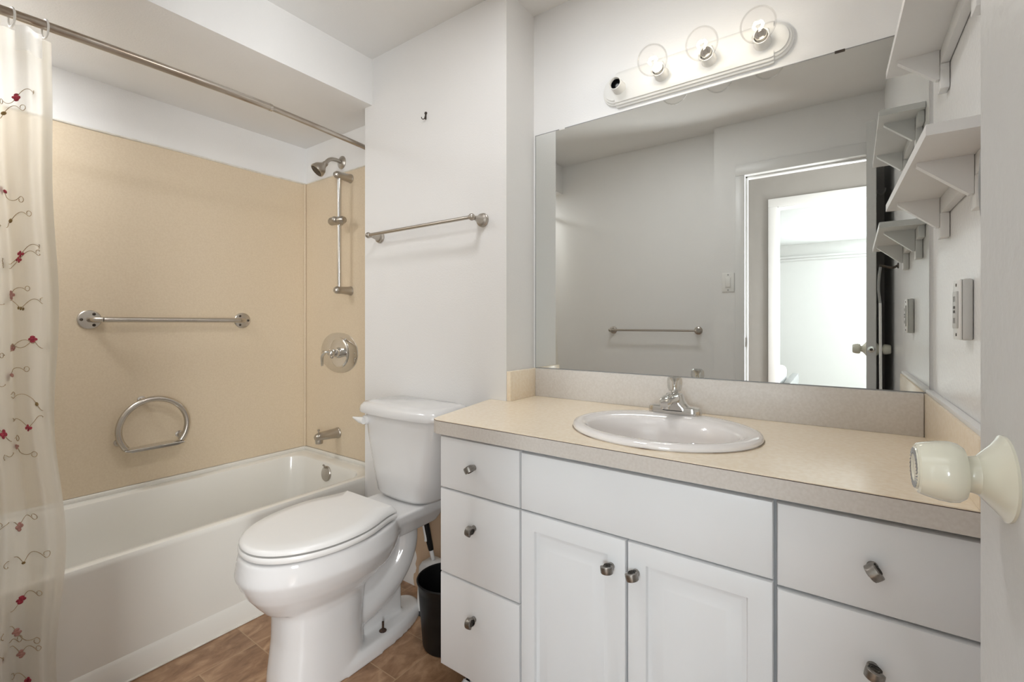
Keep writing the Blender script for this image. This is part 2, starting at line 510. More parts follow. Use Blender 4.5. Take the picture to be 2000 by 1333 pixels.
# hallway and bedroom beyond (seen in the mirror through the doorway)
HY = -0.995
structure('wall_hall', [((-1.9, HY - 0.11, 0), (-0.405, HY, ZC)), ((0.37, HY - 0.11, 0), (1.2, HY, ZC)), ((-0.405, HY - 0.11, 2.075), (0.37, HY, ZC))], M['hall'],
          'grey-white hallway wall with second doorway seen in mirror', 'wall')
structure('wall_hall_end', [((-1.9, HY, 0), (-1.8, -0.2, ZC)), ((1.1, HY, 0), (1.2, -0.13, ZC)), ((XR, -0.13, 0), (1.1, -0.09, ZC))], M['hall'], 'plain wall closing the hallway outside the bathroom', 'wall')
structure('ceiling_hall', [((-1.9, HY - 0.11, ZC + 0.01), (1.2, -0.13, ZC + 0.1))], M['ceil'], 'white hallway ceiling outside the bathroom', 'ceiling')
bm = B()
for x0, x1 in ((-0.462, -0.398), (0.363, 0.427)):
    box(bm, (x0, HY, 0), (x1, HY + 0.014, 2.07), 0.003)
box(bm, (-0.462, HY, 2.07), (0.427, HY + 0.014, 2.135), 0.003)
box(bm, (-0.405, HY - 0.11, 0), (-0.393, HY, 2.075)); box(bm, (0.358, HY - 0.11, 0), (0.37, HY, 2.075)); box(bm, (-0.405, HY - 0.11, 2.063), (0.37, HY, 2.075))
tag(obj('trim_2', bm, M['trim']), 'white casing around bright bedroom doorway across the hallway', 'door frame', None, 'structure')
structure('wall_bedroom', [((-3.2, -5.6, 0), (1.9, -5.5, 2.5)), ((-3.3, -5.6, 0), (-3.2, HY - 0.11, 2.5)), ((1.8, -5.6, 0), (1.9, HY - 0.11, 2.5))], M['bed_wall'], 'bright white bedroom wall seen through both doorways', 'wall')
bm = B()
box(bm, (-3.2, -5.5, 2.16), (1.8, -5.47, 2.20), 0.006); box(bm, (-3.2, -5.5, 2.20), (1.8, -5.45, 2.235), 0.006)
tag(obj('trim_3', bm, M['trim']), 'white picture rail moulding across bright bedroom wall', 'moulding', None, 'structure')
structure('ceiling_bedroom', [((-3.2, -5.5, 2.42), (1.8, HY - 0.11, 2.52))], M['bed_wall'], 'white bedroom ceiling beyond the hallway', 'ceiling')
structure('floor_bedroom', [((-3.2, -5.5, -0.06), (1.8, HY - 0.055, -0.002))], M['carpet'], 'pale carpet on the bedroom floor beyond hallway', 'floor')
t = thing('bed', 'white bed with grey end frame in bright reflected bedroom', 'bed', (-1.4, -3.9, 0))
bm = B(); box(bm, (-2.4, -4.55, 0.30), (-0.62, -3.3, 0.56), 0.07, 4); obj('mattress', bm, M['bed'], t)
bm = B(); box(bm, (-2.45, -4.6, 0.06), (-0.50, -3.26, 0.30), 0.01); obj('bed_frame', bm, M['bed_frame'], t)
bm = B(); box(bm, (-0.56, -4.6, 0.0), (-0.48, -3.26, 0.44), 0.01); obj('footboard', bm, M['bed_frame'], t)

# ------------------------------------------------------------------ tub surround
ZPB = ZTUB + 0.0185
t = thing('surround_panel', 'long beige laminate wall panel behind the tub with the grab bars', 'wall panel', (XL, 0.72, ZPB), 'beige tub surround panels')
bm = B(); box(bm, (XL + 0.0002, -0.07, ZPB), (XL + 0.005, YP - 0.0002, 1.975), 0.001, 1); obj('panel_sheet', bm, M['beige'], t)
bm = B(); tube(bm, [(XL + 0.0052, y, 1.977 + 0.0015 * sin(y * 9)) for y in [-.07 + i * 1.58 / 30 for i in range(31)]], 0.005, 8); obj('edge_caulk', bm, M['caulk'], t)
t = thing('surround_panel', 'narrow beige laminate wall panel behind shower valve and spout', 'wall panel', ((XL + XA) / 2, YP, ZPB), 'beige tub surround panels')
bm = B(); box(bm, (XL + 0.0052, YP - 0.005, ZPB), (XA - 0.0002, YP - 0.0002, 1.975), 0.001, 1); obj('panel_sheet', bm, M['beige'], t)
bm = B(); tube(bm, [(x, YP - 0.0045, 1.977) for x in (XL + 0.012, -2.2, XA - 0.001)], 0.004, 8); obj('edge_caulk', bm, M['caulk'], t)
bm = B(); tube(bm, [(XL + 0.0105, YP - 0.0105, ZPB), (XL + 0.0105, YP - 0.0105, 1.975)], 0.005, 8); obj('corner_caulk', bm, M['beige'], t)

# ------------------------------------------------------------------ bathtub
t = thing('bathtub', 'long white alcove bathtub with plain apron beside the toilet', 'bathtub', ((XL + XA) / 2, 0.72, 0))
x0, x1, y0, y1 = XL + 0.0003, XA, -0.07, YP - 0.0003
bm = B()
ix0, ix1, iy0, iy1 = x0 + 0.062, x1 - 0.052, y0 + 0.07, y1 - 0.085
def tr(x0, x1, y0, y1, r, z):
    return rrect(x0, x1, y0, y1, r, z, 8)
rings = [tr(x0, x1, y0, y1, 0.004, 0.0), tr(x0, x1, y0, y1, 0.004, ZTUB - 0.02), tr(x0, x1 - 0.0015, y0, y1, 0.004, ZTUB - 0.01),
         tr(x0, x1 - 0.006, y0, y1, 0.004, ZTUB - 0.002), tr(x0 + .006, x1 - 0.014, y0 + .006, y1 - .006, 0.01, ZTUB),
         tr(ix0 - 0.012, ix1 + 0.012, iy0 - 0.012, iy1 + 0.012, 0.10, ZTUB - 0.001), tr(ix0 - 0.003, ix1 + 0.003, iy0 - 0.003, iy1 + 0.003, 0.095, ZTUB - 0.006),
         tr(ix0 + 0.002, ix1 - 0.002, iy0 + 0.003, iy1 - 0.002, 0.09, ZTUB - 0.02), tr(ix0 + 0.014, ix1 - 0.010, iy0 + 0.05, iy1 - 0.014, 0.09, 0.28),
         tr(ix0 + 0.03, ix1 - 0.026, iy0 + 0.13, iy1 - 0.03, 0.09, 0.14), tr(ix0 + 0.05, ix1 - 0.045, iy0 + 0.17, iy1 - 0.05, 0.08, 0.095),
         tr(ix0 + 0.09, ix1 - 0.085, iy0 + 0.22, iy1 - 0.09, 0.06, 0.078)]
loft(bm, rings)
box(bm, (x0, y0, ZTUB - 0.004), (x0 + 0.014, y1, ZTUB + 0.018), 0.005)          # tiling lip against the walls
box(bm, (x0, y1 - 0.014, ZTUB - 0.004), (x1, y1, ZTUB + 0.018), 0.005)
obj('tub_shell', bm, M['tub'], t, 40)
bm = B()
prism(bm, [(x1, y0, 0.0), (x1 + 0.007, y0, 0.0), (x1 + 0.007, y0, 0.076), (x1, y0, 0.086)], (0, YT - y0 - 0.002, 0)); obj('skirt_strip', bm, M['tub'], t)
bm = B(); tube(bm, [(x1 + 0.008, y0, 0.004), (x1 + 0.008, YT - 0.01, 0.004)], 0.004, 8); obj('floor_caulk', bm, M['caulk'], t)
bm = B()
oc = Vector((-2.228, iy1 - 0.006, 0.352)); oax = Vector((0, -1, 0.13))
lathe(bm, [(0.040, 0.0), (0.040, 0.005), (0.037, 0.009), (0.012, 0.011), (0.0, 0.011)], oc, oax, 28)
op = obj('overflow_plate', bm, M['nickel'], t, label='round brushed metal overflow plate')
bm = B(); tube(bm, [oc + Vector((0, -0.01, 0.03)), oc + Vector((0, -0.016, 0.046)), oc + Vector((0, -0.022, 0.05))], 0.0045, 8); obj('trip_lever', bm, M['nickel'], op)

# ------------------------------------------------------------------ grab bar on the long tub wall
XW = XL + 0.005
t = thing('grab_bar', 'straight brushed steel grab bar on beige wall above the tub', 'grab bar', (XW, 0.85, 1.168))
bm = B()
gz = 1.168
pts = [(XW + 0.006, 0.545, gz)] + smooth_path([(XW + 0.02, 0.547, gz), (XW + 0.042, 0.556, gz), (XW + 0.055, 0.58, gz), (XW + 0.058, 0.61, gz), (XW + 0.058, 0.85, gz), (XW + 0.058, 1.09, gz), (XW + 0.055, 1.12, gz), (XW + 0.042, 1.143, gz), (XW + 0.02, 1.152, gz)], 6) + [(XW + 0.006, 1.154, gz)]
tube(bm, pts, 0.0115, 18)
obj('bar', bm, M['steel'], t)
for fy in (0.545, 1.154):
    bm = B(); lathe(bm, [(0.040, 0), (0.040, 0.006), (0.037, 0.009), (0.030, 0.010), (0.0, 0.010)], (XW, fy, gz), (1, 0, 0), 32)
    fl = obj('flange', bm, M['steel'], t)
    for a in ((180, 60, -60) if fy < 0.8 else (0, 120, -120)):
        bm = B(); lathe(bm, [(0.006, 0.009), (0.006, 0.011), (0.003, 0.013), (0.0, 0.013)], (XW, fy + 0.027 * cos(radians(a)), gz + 0.027 * sin(radians(a))), (1, 0, 0), 12)
        obj('screw', bm, M['dark'], fl)

# ------------------------------------------------------------------ curved grab ring with soap shelf
t = thing('grab_ring', 'curved steel grab ring with small soap shelf above tub rim', 'grab bar', (XW, 0.755, 0.60))
cy, cz, R = 0.756, 0.683, 0.128
xx = XW + 0.055
bm = B()
a0, a1 = radians(-38), radians(218)
pts = [(xx, cy + R * cos(a0 + (a1 - a0) * i / 48), cz + R * sin(a0 + (a1 - a0) * i / 48)) for i in range(49)]
tube(bm, pts, 0.0125, 18)
obj('ring_tube', bm, M['steel'], t)
bm = B()
zs = cz + R * sin(a0) - 0.004
box(bm, (xx - 0.03, cy - 0.112, zs - 0.004), (xx + 0.022, cy + 0.112, zs + 0.001), 0.002)
prism(bm, [(xx + 0.022, cy - 0.108, zs - 0.004), (xx + 0.022, cy + 0.108, zs - 0.004), (xx + 0.022, cy + 0.085, zs - 0.012), (xx + 0.022, cy - 0.085, zs - 0.012)], (-0.003, 0, 0))
obj('soap_shelf', bm, M['chrome'], t)
for a in (105, -28, 205):
    y, z = cy + R * cos(radians(a)), cz + R * sin(radians(a))
    bm = B(); lathe(bm, [(0.016, 0), (0.016, 0.004), (0.009, 0.006), (0.009, 0.055)], (XW, y, z), (1, 0, 0), 16); obj('standoff', bm, M['steel'], t)

# ------------------------------------------------------------------ shower fittings on the plumbing wall
YW = YP - 0.005
sx, sz = -2.226, 2.036
t = thing('showerhead', 'brushed nickel shower head on bent arm near soffit', 'shower head', (sx, YP, sz))
bm = B(); lathe(bm, [(0.036, 0), (0.035, 0.004), (0.022, 0.011), (0.012, 0.013), (0.0, 0.013)], (sx, YP, sz), (0, -1, 0), 28); obj('escutcheon', bm, M['nickel'], t)
bm = B(); tube(bm, smooth_path([(sx, YP - 0.005, sz), (sx, YP - 0.04, sz + 0.004), (sx, YP - 0.075, sz - 0.005), (sx - 0.004, YP - 0.10, sz - 0.032)], 8), 0.0105, 14); obj('shower_arm', bm, M['nickel'], t)
hp = Vector((sx - 0.004, YP - 0.095, sz - 0.03)); hd = Vector((-0.22, -0.62, -0.68)).normalized()
bm = B(); lathe(bm, [(0.012, -0.006), (0.015, 0.004), (0.014, 0.012), (0.020, 0.022), (0.033, 0.040), (0.038, 0.060), (0.037, 0.068), (0.033, 0.069)], hp, hd, 30, cap1=True)
hh = obj('spray_head', bm, M['nickel'], t)
bm = B(); lathe(bm, [(0.033, 0.0685), (0.031, 0.071), (0.022, 0.070), (0.020, 0.072), (0.010, 0.071), (0.0, 0.0715)], hp, hd, 28); obj('spray_face', bm, M['dark'], hh, label='dark grey nozzle face')

t = thing('shower_slide_bar', 'vertical nickel slide bar with sliding hand-shower holder', 'slide bar', (-2.14, YP, 1.327))
px, pyy = -2.140, YP - 0.075
bm = B(); tube(bm, [(px, pyy, 1.31), (px, pyy, 1.945)], 0.0105, 24); obj('pole', bm, M['satin'], t)
for z in (1.327, 1.930):
    bm = B(); lathe(bm, [(0.024, 0), (0.024, 0.004), (0.022, 0.006), (0.019, 0.062), (0.020, 0.075), (0.018, 0.090), (0.011, 0.099), (0.0, 0.101)], (px, YW, z), (0, -1, 0), 24); obj('bracket', bm, M['nickel'], t)
bm = B()
lathe(bm, [(0.019, -0.02), (0.020, -0.012), (0.020, 0.012), (0.019, 0.02)], (px, pyy, 1.69), (0, 0, 1), 20)
lathe(bm, [(0.0, -0.060), (0.014, -0.057), (0.021, -0.045), (0.021, 0.0), (0.021, 0.036), (0.015, 0.050), (0.0, 0.052)], (px, pyy - 0.010, 1.69), (1, 0.15, 0), 20)
ball(bm, (px, pyy - 0.028, 1.692), 0.017)
obj('slide_holder', bm, M['nickel'], t)

vx, vz = -2.245, 0.992
t = thing('shower_valve', 'chrome shower valve with oval cover plate and curved lever', 'shower valve', (vx, YP, vz))
def oval(rx, rz, y):
    return [Vector((vx + rx * math.copysign(abs(cos(a)) ** 0.9, cos(a)), y, vz + rz * sin(a))) for a in [2 * pi * i / 64 for i in range(64)]]
bm = B(); loft(bm, [oval(0.170, 0.110, YW), oval(0.170, 0.110, YW - 0.003), oval(0.166, 0.107, YW - 0.005), oval(0.02, 0.015, YW - 0.006)]); cp = obj('cover_plate', bm, M['chrome'], t)
bm = B(); lathe(bm, [(0.084, 0.004), (0.083, 0.010), (0.076, 0.014), (0.060, 0.011), (0.030, 0.012), (0.026, 0.030), (0.020, 0.034), (0.0, 0.034)], (vx + 0.012, YW, vz), (0, -1, 0), 40); obj('trim_ring', bm, M['chrome'], t)
bm = B()
lathe(bm, [(0.018, 0.03), (0.021, 0.040), (0.021, 0.060), (0.014, 0.070), (0.0, 0.072)], (vx + 0.012, YW, vz), (0, -1, 0), 20)
for a in (40, 140, 260):
    ball(bm, (vx + 0.012 + 0.021 * cos(radians(a)), YW - 0.052, vz + 0.021 * sin(radians(a))), 0.010, 12)
tube(bm, smooth_path([(vx + 0.012, YW - 0.06, vz + 0.004), (vx - 0.008, YW - 0.075, vz + 0.006), (vx - 0.030, YW - 0.082, vz - 0.014), (vx - 0.040, YW - 0.078, vz - 0.046), (vx - 0.046, YW - 0.074, vz - 0.070)], 7),
     [0.012] * 8 + [0.0125 - 0.00027 * i for i in range(21)], 14, flat=0.7)
obj('lever', bm, M['chrome'], t)
for dx in (-0.145, 0.145):
    bm = B(); lathe(bm, [(0.005, 0.004), (0.005, 0.007), (0.0, 0.008)], (vx + dx, YW, vz), (0, -1, 0), 12); obj('screw', bm, M['nickel'], cp)

ux, uz = -2.255, 0.549
t = thing('tub_spout', 'brushed nickel tub spout below the shower valve', 'spout', (ux, YP, uz))
bm = B()
rg = []
for y, r, dz, fz in ((0.0, 0.030, 0, 1), (0.006, 0.030, 0, 1), (0.010, 0.027, 0, 1), (0.05, 0.0255, 0.001, 0.98), (0.09, 0.024, 0.001, 0.95), (0.115, 0.023, 0.0, 0.95), (0.130, 0.020, -0.002, 0.9), (0.136, 0.013, -0.003, 0.85)):
    rg.append([Vector((ux + r * cos(a), YW - y, uz + dz + r * fz * sin(a))) for a in [2 * pi * k / 24 for k in range(24)]])
loft(bm, rg)
lathe(bm, [(0.0185, 0.0), (0.0195, 0.022), (0.0185, 0.034), (0.012, 0.034)], (ux, YW - 0.114, uz - 0.002), (0, 0, -1), 20)
sb = obj('spout_body', bm, M['nickel'], t)
bm = B(); lathe(bm, [(0.003, 0.018), (0.003, 0.030), (0.0065, 0.032), (0.0065, 0.038), (0.0, 0.040)], (ux, YW - 0.116, uz), (0, 0, 1), 12); obj('diverter_knob', bm, M['nickel'], t)

# ------------------------------------------------------------------ shower rod, rings, curtain
def rod_pt(y):
    s = (y + 0.06) / (YP + 0.06)
    b = 0.052 * (1 - abs((s - 0.62) / 0.62) ** 1.6) if s < 0.62 else 0.052 * (1 - ((s - 0.62) / 0.38) ** 1.3)
    return Vector((-1.935 + b, y, 2.030))
t = thing('shower_rod', 'long worn steel telescoping shower curtain rod below the soffit', 'curtain rod', (-1.93, 0.72, 2.017))
bm = B(); tube(bm, [rod_pt(-0.06 + i * (0.955 + 0.06) / 14) for i in range(15)], 0.0135, 18); obj('outer_tube', bm, M['worn'], t)
bm = B(); tube(bm, [rod_pt(0.95 + i * (YP - 0.01 - 0.95) / 10) for i in range(11)], 0.0112, 18); obj('inner_tube', bm, M['worn'], t)
bm = B(); lathe(bm, [(0.0142, -0.006), (0.0142, 0.005), (0.0115, 0.006)], rod_pt(0.953), rod_pt(0.97) - rod_pt(0.94), 18); obj('collar', bm, M['steel'], t)
bm = B(); lathe(bm, [(0.024, 0), (0.024, 0.008), (0.014, 0.014), (0.0, 0.014)], rod_pt(YP - 0.006), (0, -1, 0), 20); obj('end_flange', bm, M['rust'], t, label='rust-stained end flange')

def curt(a, z):
    """a in 0..1 along the gathered cloth, z height"""
    top = 1.985
    f = min(1.0, max(0.0, (top - z) / 1.9))
    y = -0.035 + 0.352 * a + 0.014 * f * sin(9 * z + 3 * a) * a + 0.010 * f
    amp = 0.010 + 0.016 * min(1, f * 3)
    ph = 2 * pi * 4.6 * a + 0.5 * sin(2.2 * z + 5 * a)
    x = -1.903 + 0.092 * min(1.0, f * 1.28) ** 1.3 + amp * cos(ph) + 0.006 * sin(2 * ph + 4 * z)
    return Vector((x, y, z))
t = thing('shower_curtain', 'sheer cream shower curtain embroidered with red flowers', 'shower curtain', (-1.87, 0.15, 0.04))
NA, NZ = 120, 110
def sheet(fn, a0, a1, z0, z1, na, nz):
    bm = B()
    g = [[bm.verts.new(fn(a0 + (a1 - a0) * i / na, z0 + (z1 - z0) * j / nz)) for i in range(na + 1)] for j in range(nz + 1)]
    for j in range(nz):
        for i in range(na):
            bm.faces.new((g[j][i], g[j][i + 1], g[j + 1][i + 1], g[j + 1][i]))
    return bm
obj('curtain_cloth', sheet(curt, 0, 1, 0.05, 1.985, NA, NZ), M['voile'], t, 180)
def hem(a, z):
    p = curt(a, z); return p + Vector((0.0035, 0.0, 0))
obj('side_hem', sheet(lambda a, z: curt(a, z) + Vector((0.0025, 0.0015, 0)), 0.945, 1.0, 0.05, 1.985, 6, NZ), M['voile'], t, 180)
obj('header_band', sheet(lambda a, z: curt(a, z) + Vector((0.006, -0.003, 0.002)), 0.80, 0.955, 1.925, 1.996, 40, 4), M['band'], t, 180, label='white folded header strip')

def cnorm(a, z):
    e = 1e-3
    n = (curt(a + e, z) - curt(a - e, z)).cross(curt(a, z + e) - curt(a, z - e)).normalized()
    return n if n.x * 0.82 - n.y * 0.5 > 0 else -n
def oncloth(a, z, off=0.002):
    return curt(a, z) + cnorm(a, z) * off
FL = [(0.7995, 1.7918, 'r', 1.0), (0.7343, 1.7403, 'v', 1), (0.718, 1.5226, 'r', 1.0), (0.797, 1.3456, 'r', 0.8), (0.7882, 1.33, 'r', 0.7), (0.7594, 1.44, 'v', 1), (0.7431, 1.2303, 'p', 1.1), (0.797, 1.193, 'o', 0.8), (0.8521, 1.1071, 'r', 0.9), (0.7682, 1.0826, 'p', 0.8), (0.7494, 1.0055, 'p', 1.1), (0.881, 0.9258, 'v', 1), (0.8371, 0.8634, 'r', 0.8), (0.6867, 0.8543, 'r', 1.1), (0.7632, 0.8113, 'p', 0.8), (0.7419, 0.5939, 'p', 1.1), (0.7757, 0.4917, 'v', 0.7), (0.7845, 0.3922, 'r', 1.0), (0.7769, 0.3075, 'p', 1.0), (0.802, 0.2461, 'p', 1.0), (0.8308, 0.1706, 'r', 0.9), (0.6942, 0.2648, 'p', 0.8)]     # (along the cloth, height, colour, size)
rr = random.Random(11)
def petal(bm, a, z, r):
    p = oncloth(a, z, 0.0022); n = cnorm(a, z)
    q = Vector((0, 0, 1)).rotation_difference(n)
    bmesh.ops.create_uvsphere(bm, u_segments=10, v_segments=6, radius=r, matrix=Matrix.Translation(p) @ q.to_matrix().to_4x4() @ Matrix.Diagonal((1, 1.3, 0.35, 1)))
KIND = {'r': ('red', 'dark red embroidered flower', 5), 'p': ('pink', 'faded pink embroidered flower', 5), 'o': ('olive', 'olive embroidered bud', 3), 'v': ('olive', 'olive embroidered bud', 1)}
for (a, z, kind, s) in FL:
    mm, lb, nk = KIND[kind]
    bm = B()
    petal(bm, a, z, 0.0052 * s)
    for k in range(nk - 1):
        an = 2 * pi * k / max(1, nk - 1) + rr.uniform(-.3, .3)
        petal(bm, a + 0.012 * s * cos(an), z + 0.0068 * s * sin(an), 0.0046 * s)
    fl = obj('embroidered_flower', bm, M[mm], t, 180, label=lb)
    for sgn in (1, -1):             # curling stitched vine
        L0 = rr.uniform(0.8, 1.15)
        up = rr.choice((1, -1))
        pts = []
        for i in range(40):
            u = i / 39
            if u < 0.6:
                w = u / 0.6
                da, dz = 0.115 * w, up * 0.026 * sin(2.6 * w)
            else:
                w = (u - 0.6) / 0.4
                an = -pi / 2 + 5.2 * w
                r0 = 1 - 0.55 * w
                da, dz = 0.115 + 0.022 * r0 * cos(an), up * (0.0134 + 0.010 + 0.010 * r0 * sin(an))
            aa = a + sgn * da * L0 * 0.8
            if 0.01 < aa < 0.99:
                pts.append(oncloth(aa, z + dz * L0, 0.0020))
        if len(pts) > 6:
            bm = B(); tube(bm, pts, 0.0008, 5)
            obj('vine', bm, M['vine'], fl, 180, label='thin brown stitched vine')

for i, y in enumerate((0.305, 0.238)):
    bm = B()
    c = rod_pt(y) + Vector((0, 0, -0.010))
    pts = [c + Vector((0.020 * sin(a), 0.004 * sin(a), 0.027 * cos(a))) for a in [2 * pi * k / 28 for k in range(28)]]
    tube(bm, pts, 0.0028, 8, closed=True)
    tag(obj('curtain_ring', bm, M['liner']), ['translucent ring on rod at the free edge of the curtain', 'translucent curtain ring on rod nearest the picture border'][i], 'curtain ring', 'curtain rings')

# ------------------------------------------------------------------ toilet
TX = -1.408
t = thing('toilet', 'white two-piece toilet with closed seat between tub and vanity', 'toilet', (TX, 1.0, 0))
def egg(y0, y1, w, z, n=72, p=2.15, cyf=0.52):
    cy = y0 + (y1 - y0) * cyf
    out = []
    for i in range(n):
        a = 2 * pi * i / n
        ca, sa = cos(a), sin(a)
        ly = (y1 - cy) if sa > 0 else (cy - y0)
        out.append(Vector((TX + w * math.copysign(abs(ca) ** (2 / p), ca), cy + ly * math.copysign(abs(sa) ** (2 / p), sa), z)))
    return out
bm = B()
loft(bm, [egg(0.70, 1.07, 0.105, 0.27), egg(0.672, 1.12, 0.135, 0.305), egg(0.650, 1.15, 0.158, 0.335), egg(0.634, 1.16, 0.174, 0.366), egg(0.622, 1.165, 0.1855, 0.395), egg(0.622, 1.165, 0.186, 0.402), egg(0.626, 1.165, 0.184, 0.43), egg(0.632, 1.16, 0.180, 0.459)])
loft(bm, [rrect(TX - 0.085, TX + 0.085, 1.02, 1.345, 0.03, 0.36), rrect(TX - 0.125, TX + 0.125, 1.02, 1.372, 0.03, 0.425), rrect(TX - 0.13, TX + 0.13, 1.02, 1.375, 0.03, 0.459)])
loft(bm, [egg(0.712, 1.02, 0.108, 0.0, p=2.6), egg(0.716, 1.015, 0.106, 0.06, p=2.6), egg(0.728, 1.01, 0.102, 0.16, p=2.6), egg(0.730, 1.02, 0.104, 0.25, p=2.6), egg(0.708, 1.06, 0.122, 0.32, p=2.4)])
loft(bm, [egg(0.72, 1.300, 0.112, 0.0, p=2.3, cyf=0.42), egg(0.72, 1.298, 0.110, 0.03, p=2.3, cyf=0.42), egg(0.73, 1.285, 0.100, 0.048, p=2.3, cyf=0.42)])
box(bm, (TX - 0.036, 0.92, 0.03), (TX + 0.036, 1.20, 0.42), 0.015)
for sx_ in (-0.014, 0.014):
    tube(bm, smooth_path([(TX + sx_, 0.95, 0.13), (TX + sx_, 1.03, 0.135), (TX + sx_, 1.12, 0.165), (TX + sx_, 1.195, 0.23), (TX + sx_, 1.228, 0.32), (TX + sx_, 1.20, 0.42)], 6), 0.051, 20)
me = bpy.data.meshes.new('tmp'); bm.to_mesh(me); bm.free()
tmp = bpy.data.objects.new('tmp', me); C.objects.link(tmp)
md = tmp.modifiers.new('r', 'REMESH'); md.mode = 'VOXEL'; md.voxel_size = 0.0055; md.adaptivity = 0
md = tmp.modifiers.new('s', 'SMOOTH'); md.factor = 0.5; md.iterations = 6
dg = bpy.context.evaluated_depsgraph_get()
me2 = bpy.data.meshes.new_from_object(tmp.evaluated_get(dg))
bpy.data.objects.remove(tmp)
bm = B(); bm.from_mesh(me2); bpy.data.meshes.remove(me2)
obj('bowl', bm, M['ceramic'], t, 180)

def bow(pts, amt, yb, w):
    out = []
    for p in pts:
        q = p.copy()
        if q.y < yb:
            q.y -= amt * max(0.0, 1 - ((q.x - TX) / w) ** 2)
        out.append(q)
    return out
def tring(w, yf, yb, r, z, amt):
    pts = rrect(TX - w, TX + w, yf, yb, r, z, 7)
    # subdivide the straight runs so that the front can bow
    o = []
    for i, p in enumerate(pts):
        q = pts[(i + 1) % len(pts)]
        o.append(p)
        if i % 8 == 7:
            for k in range(1, 10):
                o.append(p.lerp(q, k / 10))
    return bow(o, amt, (yf + yb) / 2, w)
bm = B()
loft(bm, [tring(0.118, 1.240, 1.36, 0.055, 0.4605, 0.014), tring(0.148, 1.215, 1.37, 0.07, 0.466, 0.018), tring(0.162, 1.207, 1.378, 0.075, 0.482, 0.02), tring(0.178, 1.203, 1.382, 0.07, 0.56, 0.022),
          tring(0.204, 1.199, 1.386, 0.055, 0.70, 0.02), tring(0.213, 1.197, 1.388, 0.05, 0.79, 0.02)])
obj('tank', bm, M['ceramic'], t, 50)
bm = B()
loft(bm, [tring(0.208, 1.190, 1.384, 0.05, 0.788, 0.02), tring(0.229, 1.180, 1.390, 0.05, 0.789, 0.022), tring(0.232, 1.178, 1.391, 0.05, 0.797, 0.022), tring(0.229, 1.181, 1.390, 0.05, 0.815, 0.022), tring(0.218, 1.190, 1.386, 0.05, 0.828, 0.022), tring(0.195, 1.210, 1.375, 0.05, 0.833, 0.02)])
obj('tank_lid', bm, M['ceramic'], t, 50)
bm = B()
lx, ly, lz = TX - 0.178, 1.185, 0.756
lathe(bm, [(0.019, 0), (0.019, 0.012), (0.015, 0.018), (0.0, 0.018)], (lx, ly + 0.012, lz), (0, -1, 0), 20)
tube(bm, [(lx + 0.012, ly - 0.012, lz), (lx - 0.008, ly - 0.014, lz + 0.001), (lx - 0.03, ly - 0.016, lz + 0.004), (lx - 0.052, ly - 0.019, lz + 0.008)], [0.0145, 0.0135, 0.0085, 0.003], 14)
obj('flush_lever', bm, M['plastic'], t)
def seat_outline(k, z, n=40):
    """lid outline, shrunk inward by k"""
    pts = []
    yc, yf, yh, w = 0.872, 0.634 + k, 1.082 - k, 0.184 - k
    for i in range(n + 1):
        a = pi + pi * i / n
        pts.append(Vector((TX + w * math.copysign(abs(cos(a)) ** 0.94, cos(a)), yc + (yc - yf) * sin(a), z)))
    m_ = 14
    for i in range(1, m_ + 1):
        u = i / m_
        pts.append(Vector((TX + w - (w - 0.140 + k) * (0.5 - 0.5 * cos(pi * u ** 1.3)), yc + (yh - yc) * u, z)))
    for i in range(1, 8):
        u = i / 8
        pts.append(Vector((TX + (0.140 - k) * (1 - 2 * u), yh, z)))
    for i in range(m_, 0, -1):
        u = i / m_
        pts.append(Vector((TX - w + (w - 0.140 + k) * (0.5 - 0.5 * cos(pi * u ** 1.3)), yc + (yh - yc) * u, z)))
    return pts
bm = B()
loft(bm, [seat_outline(0.030, 0.4600), seat_outline(0.028, 0.4655), seat_outline(0.001, 0.4660), seat_outline(-0.001, 0.471), seat_outline(-0.001, 0.478), seat_outline(0.0015, 0.4825), seat_outline(0.06, 0.4825), seat_outline(0.062, 0.4605)], closed=True)
obj('seat', bm, M['plastic'], t, 50)
bm = B()
def tilt(r):
    return [Vector((p.x, p.y, p.z + 0.010 * max(0, (p.y - 0.7)) / 0.42)) for p in r]
loft(bm, [seat_outline(0.034, 0.4827), seat_outline(0.032, 0.4878), seat_outline(0.002, 0.4882), seat_outline(0.002, 0.494), seat_outline(0.005, 0.4990), tilt(seat_outline(0.013, 0.502)), tilt(seat_outline(0.05, 0.504)), tilt(seat_outline(0.12, 0.505))])
obj('seat_lid', bm, M['plastic'], t, 50)
for sx_ in (-0.075, 0.075):
    bm = B(); tube(bm, [(TX + sx_ - 0.022, 1.094, 0.478), (TX + sx_ + 0.022, 1.094, 0.478)], 0.012, 14); box(bm, (TX + sx_ - 0.018, 1.086, 0.458), (TX + sx_ + 0.018, 1.122, 0.472), 0.004); obj('hinge', bm, M['plastic'], t)
bm = B(); lathe(bm, [(0.013, 0.0), (0.013, 0.003), (0.008, 0.007), (0.0038, 0.009), (0.0038, 0.034), (0.0, 0.035)], (TX + 0.073, 1.075, 0.047), (0, 0, 1), 14); obj('floor_bolt', bm, M['rust'], t, label='rusty exposed floor bolt')

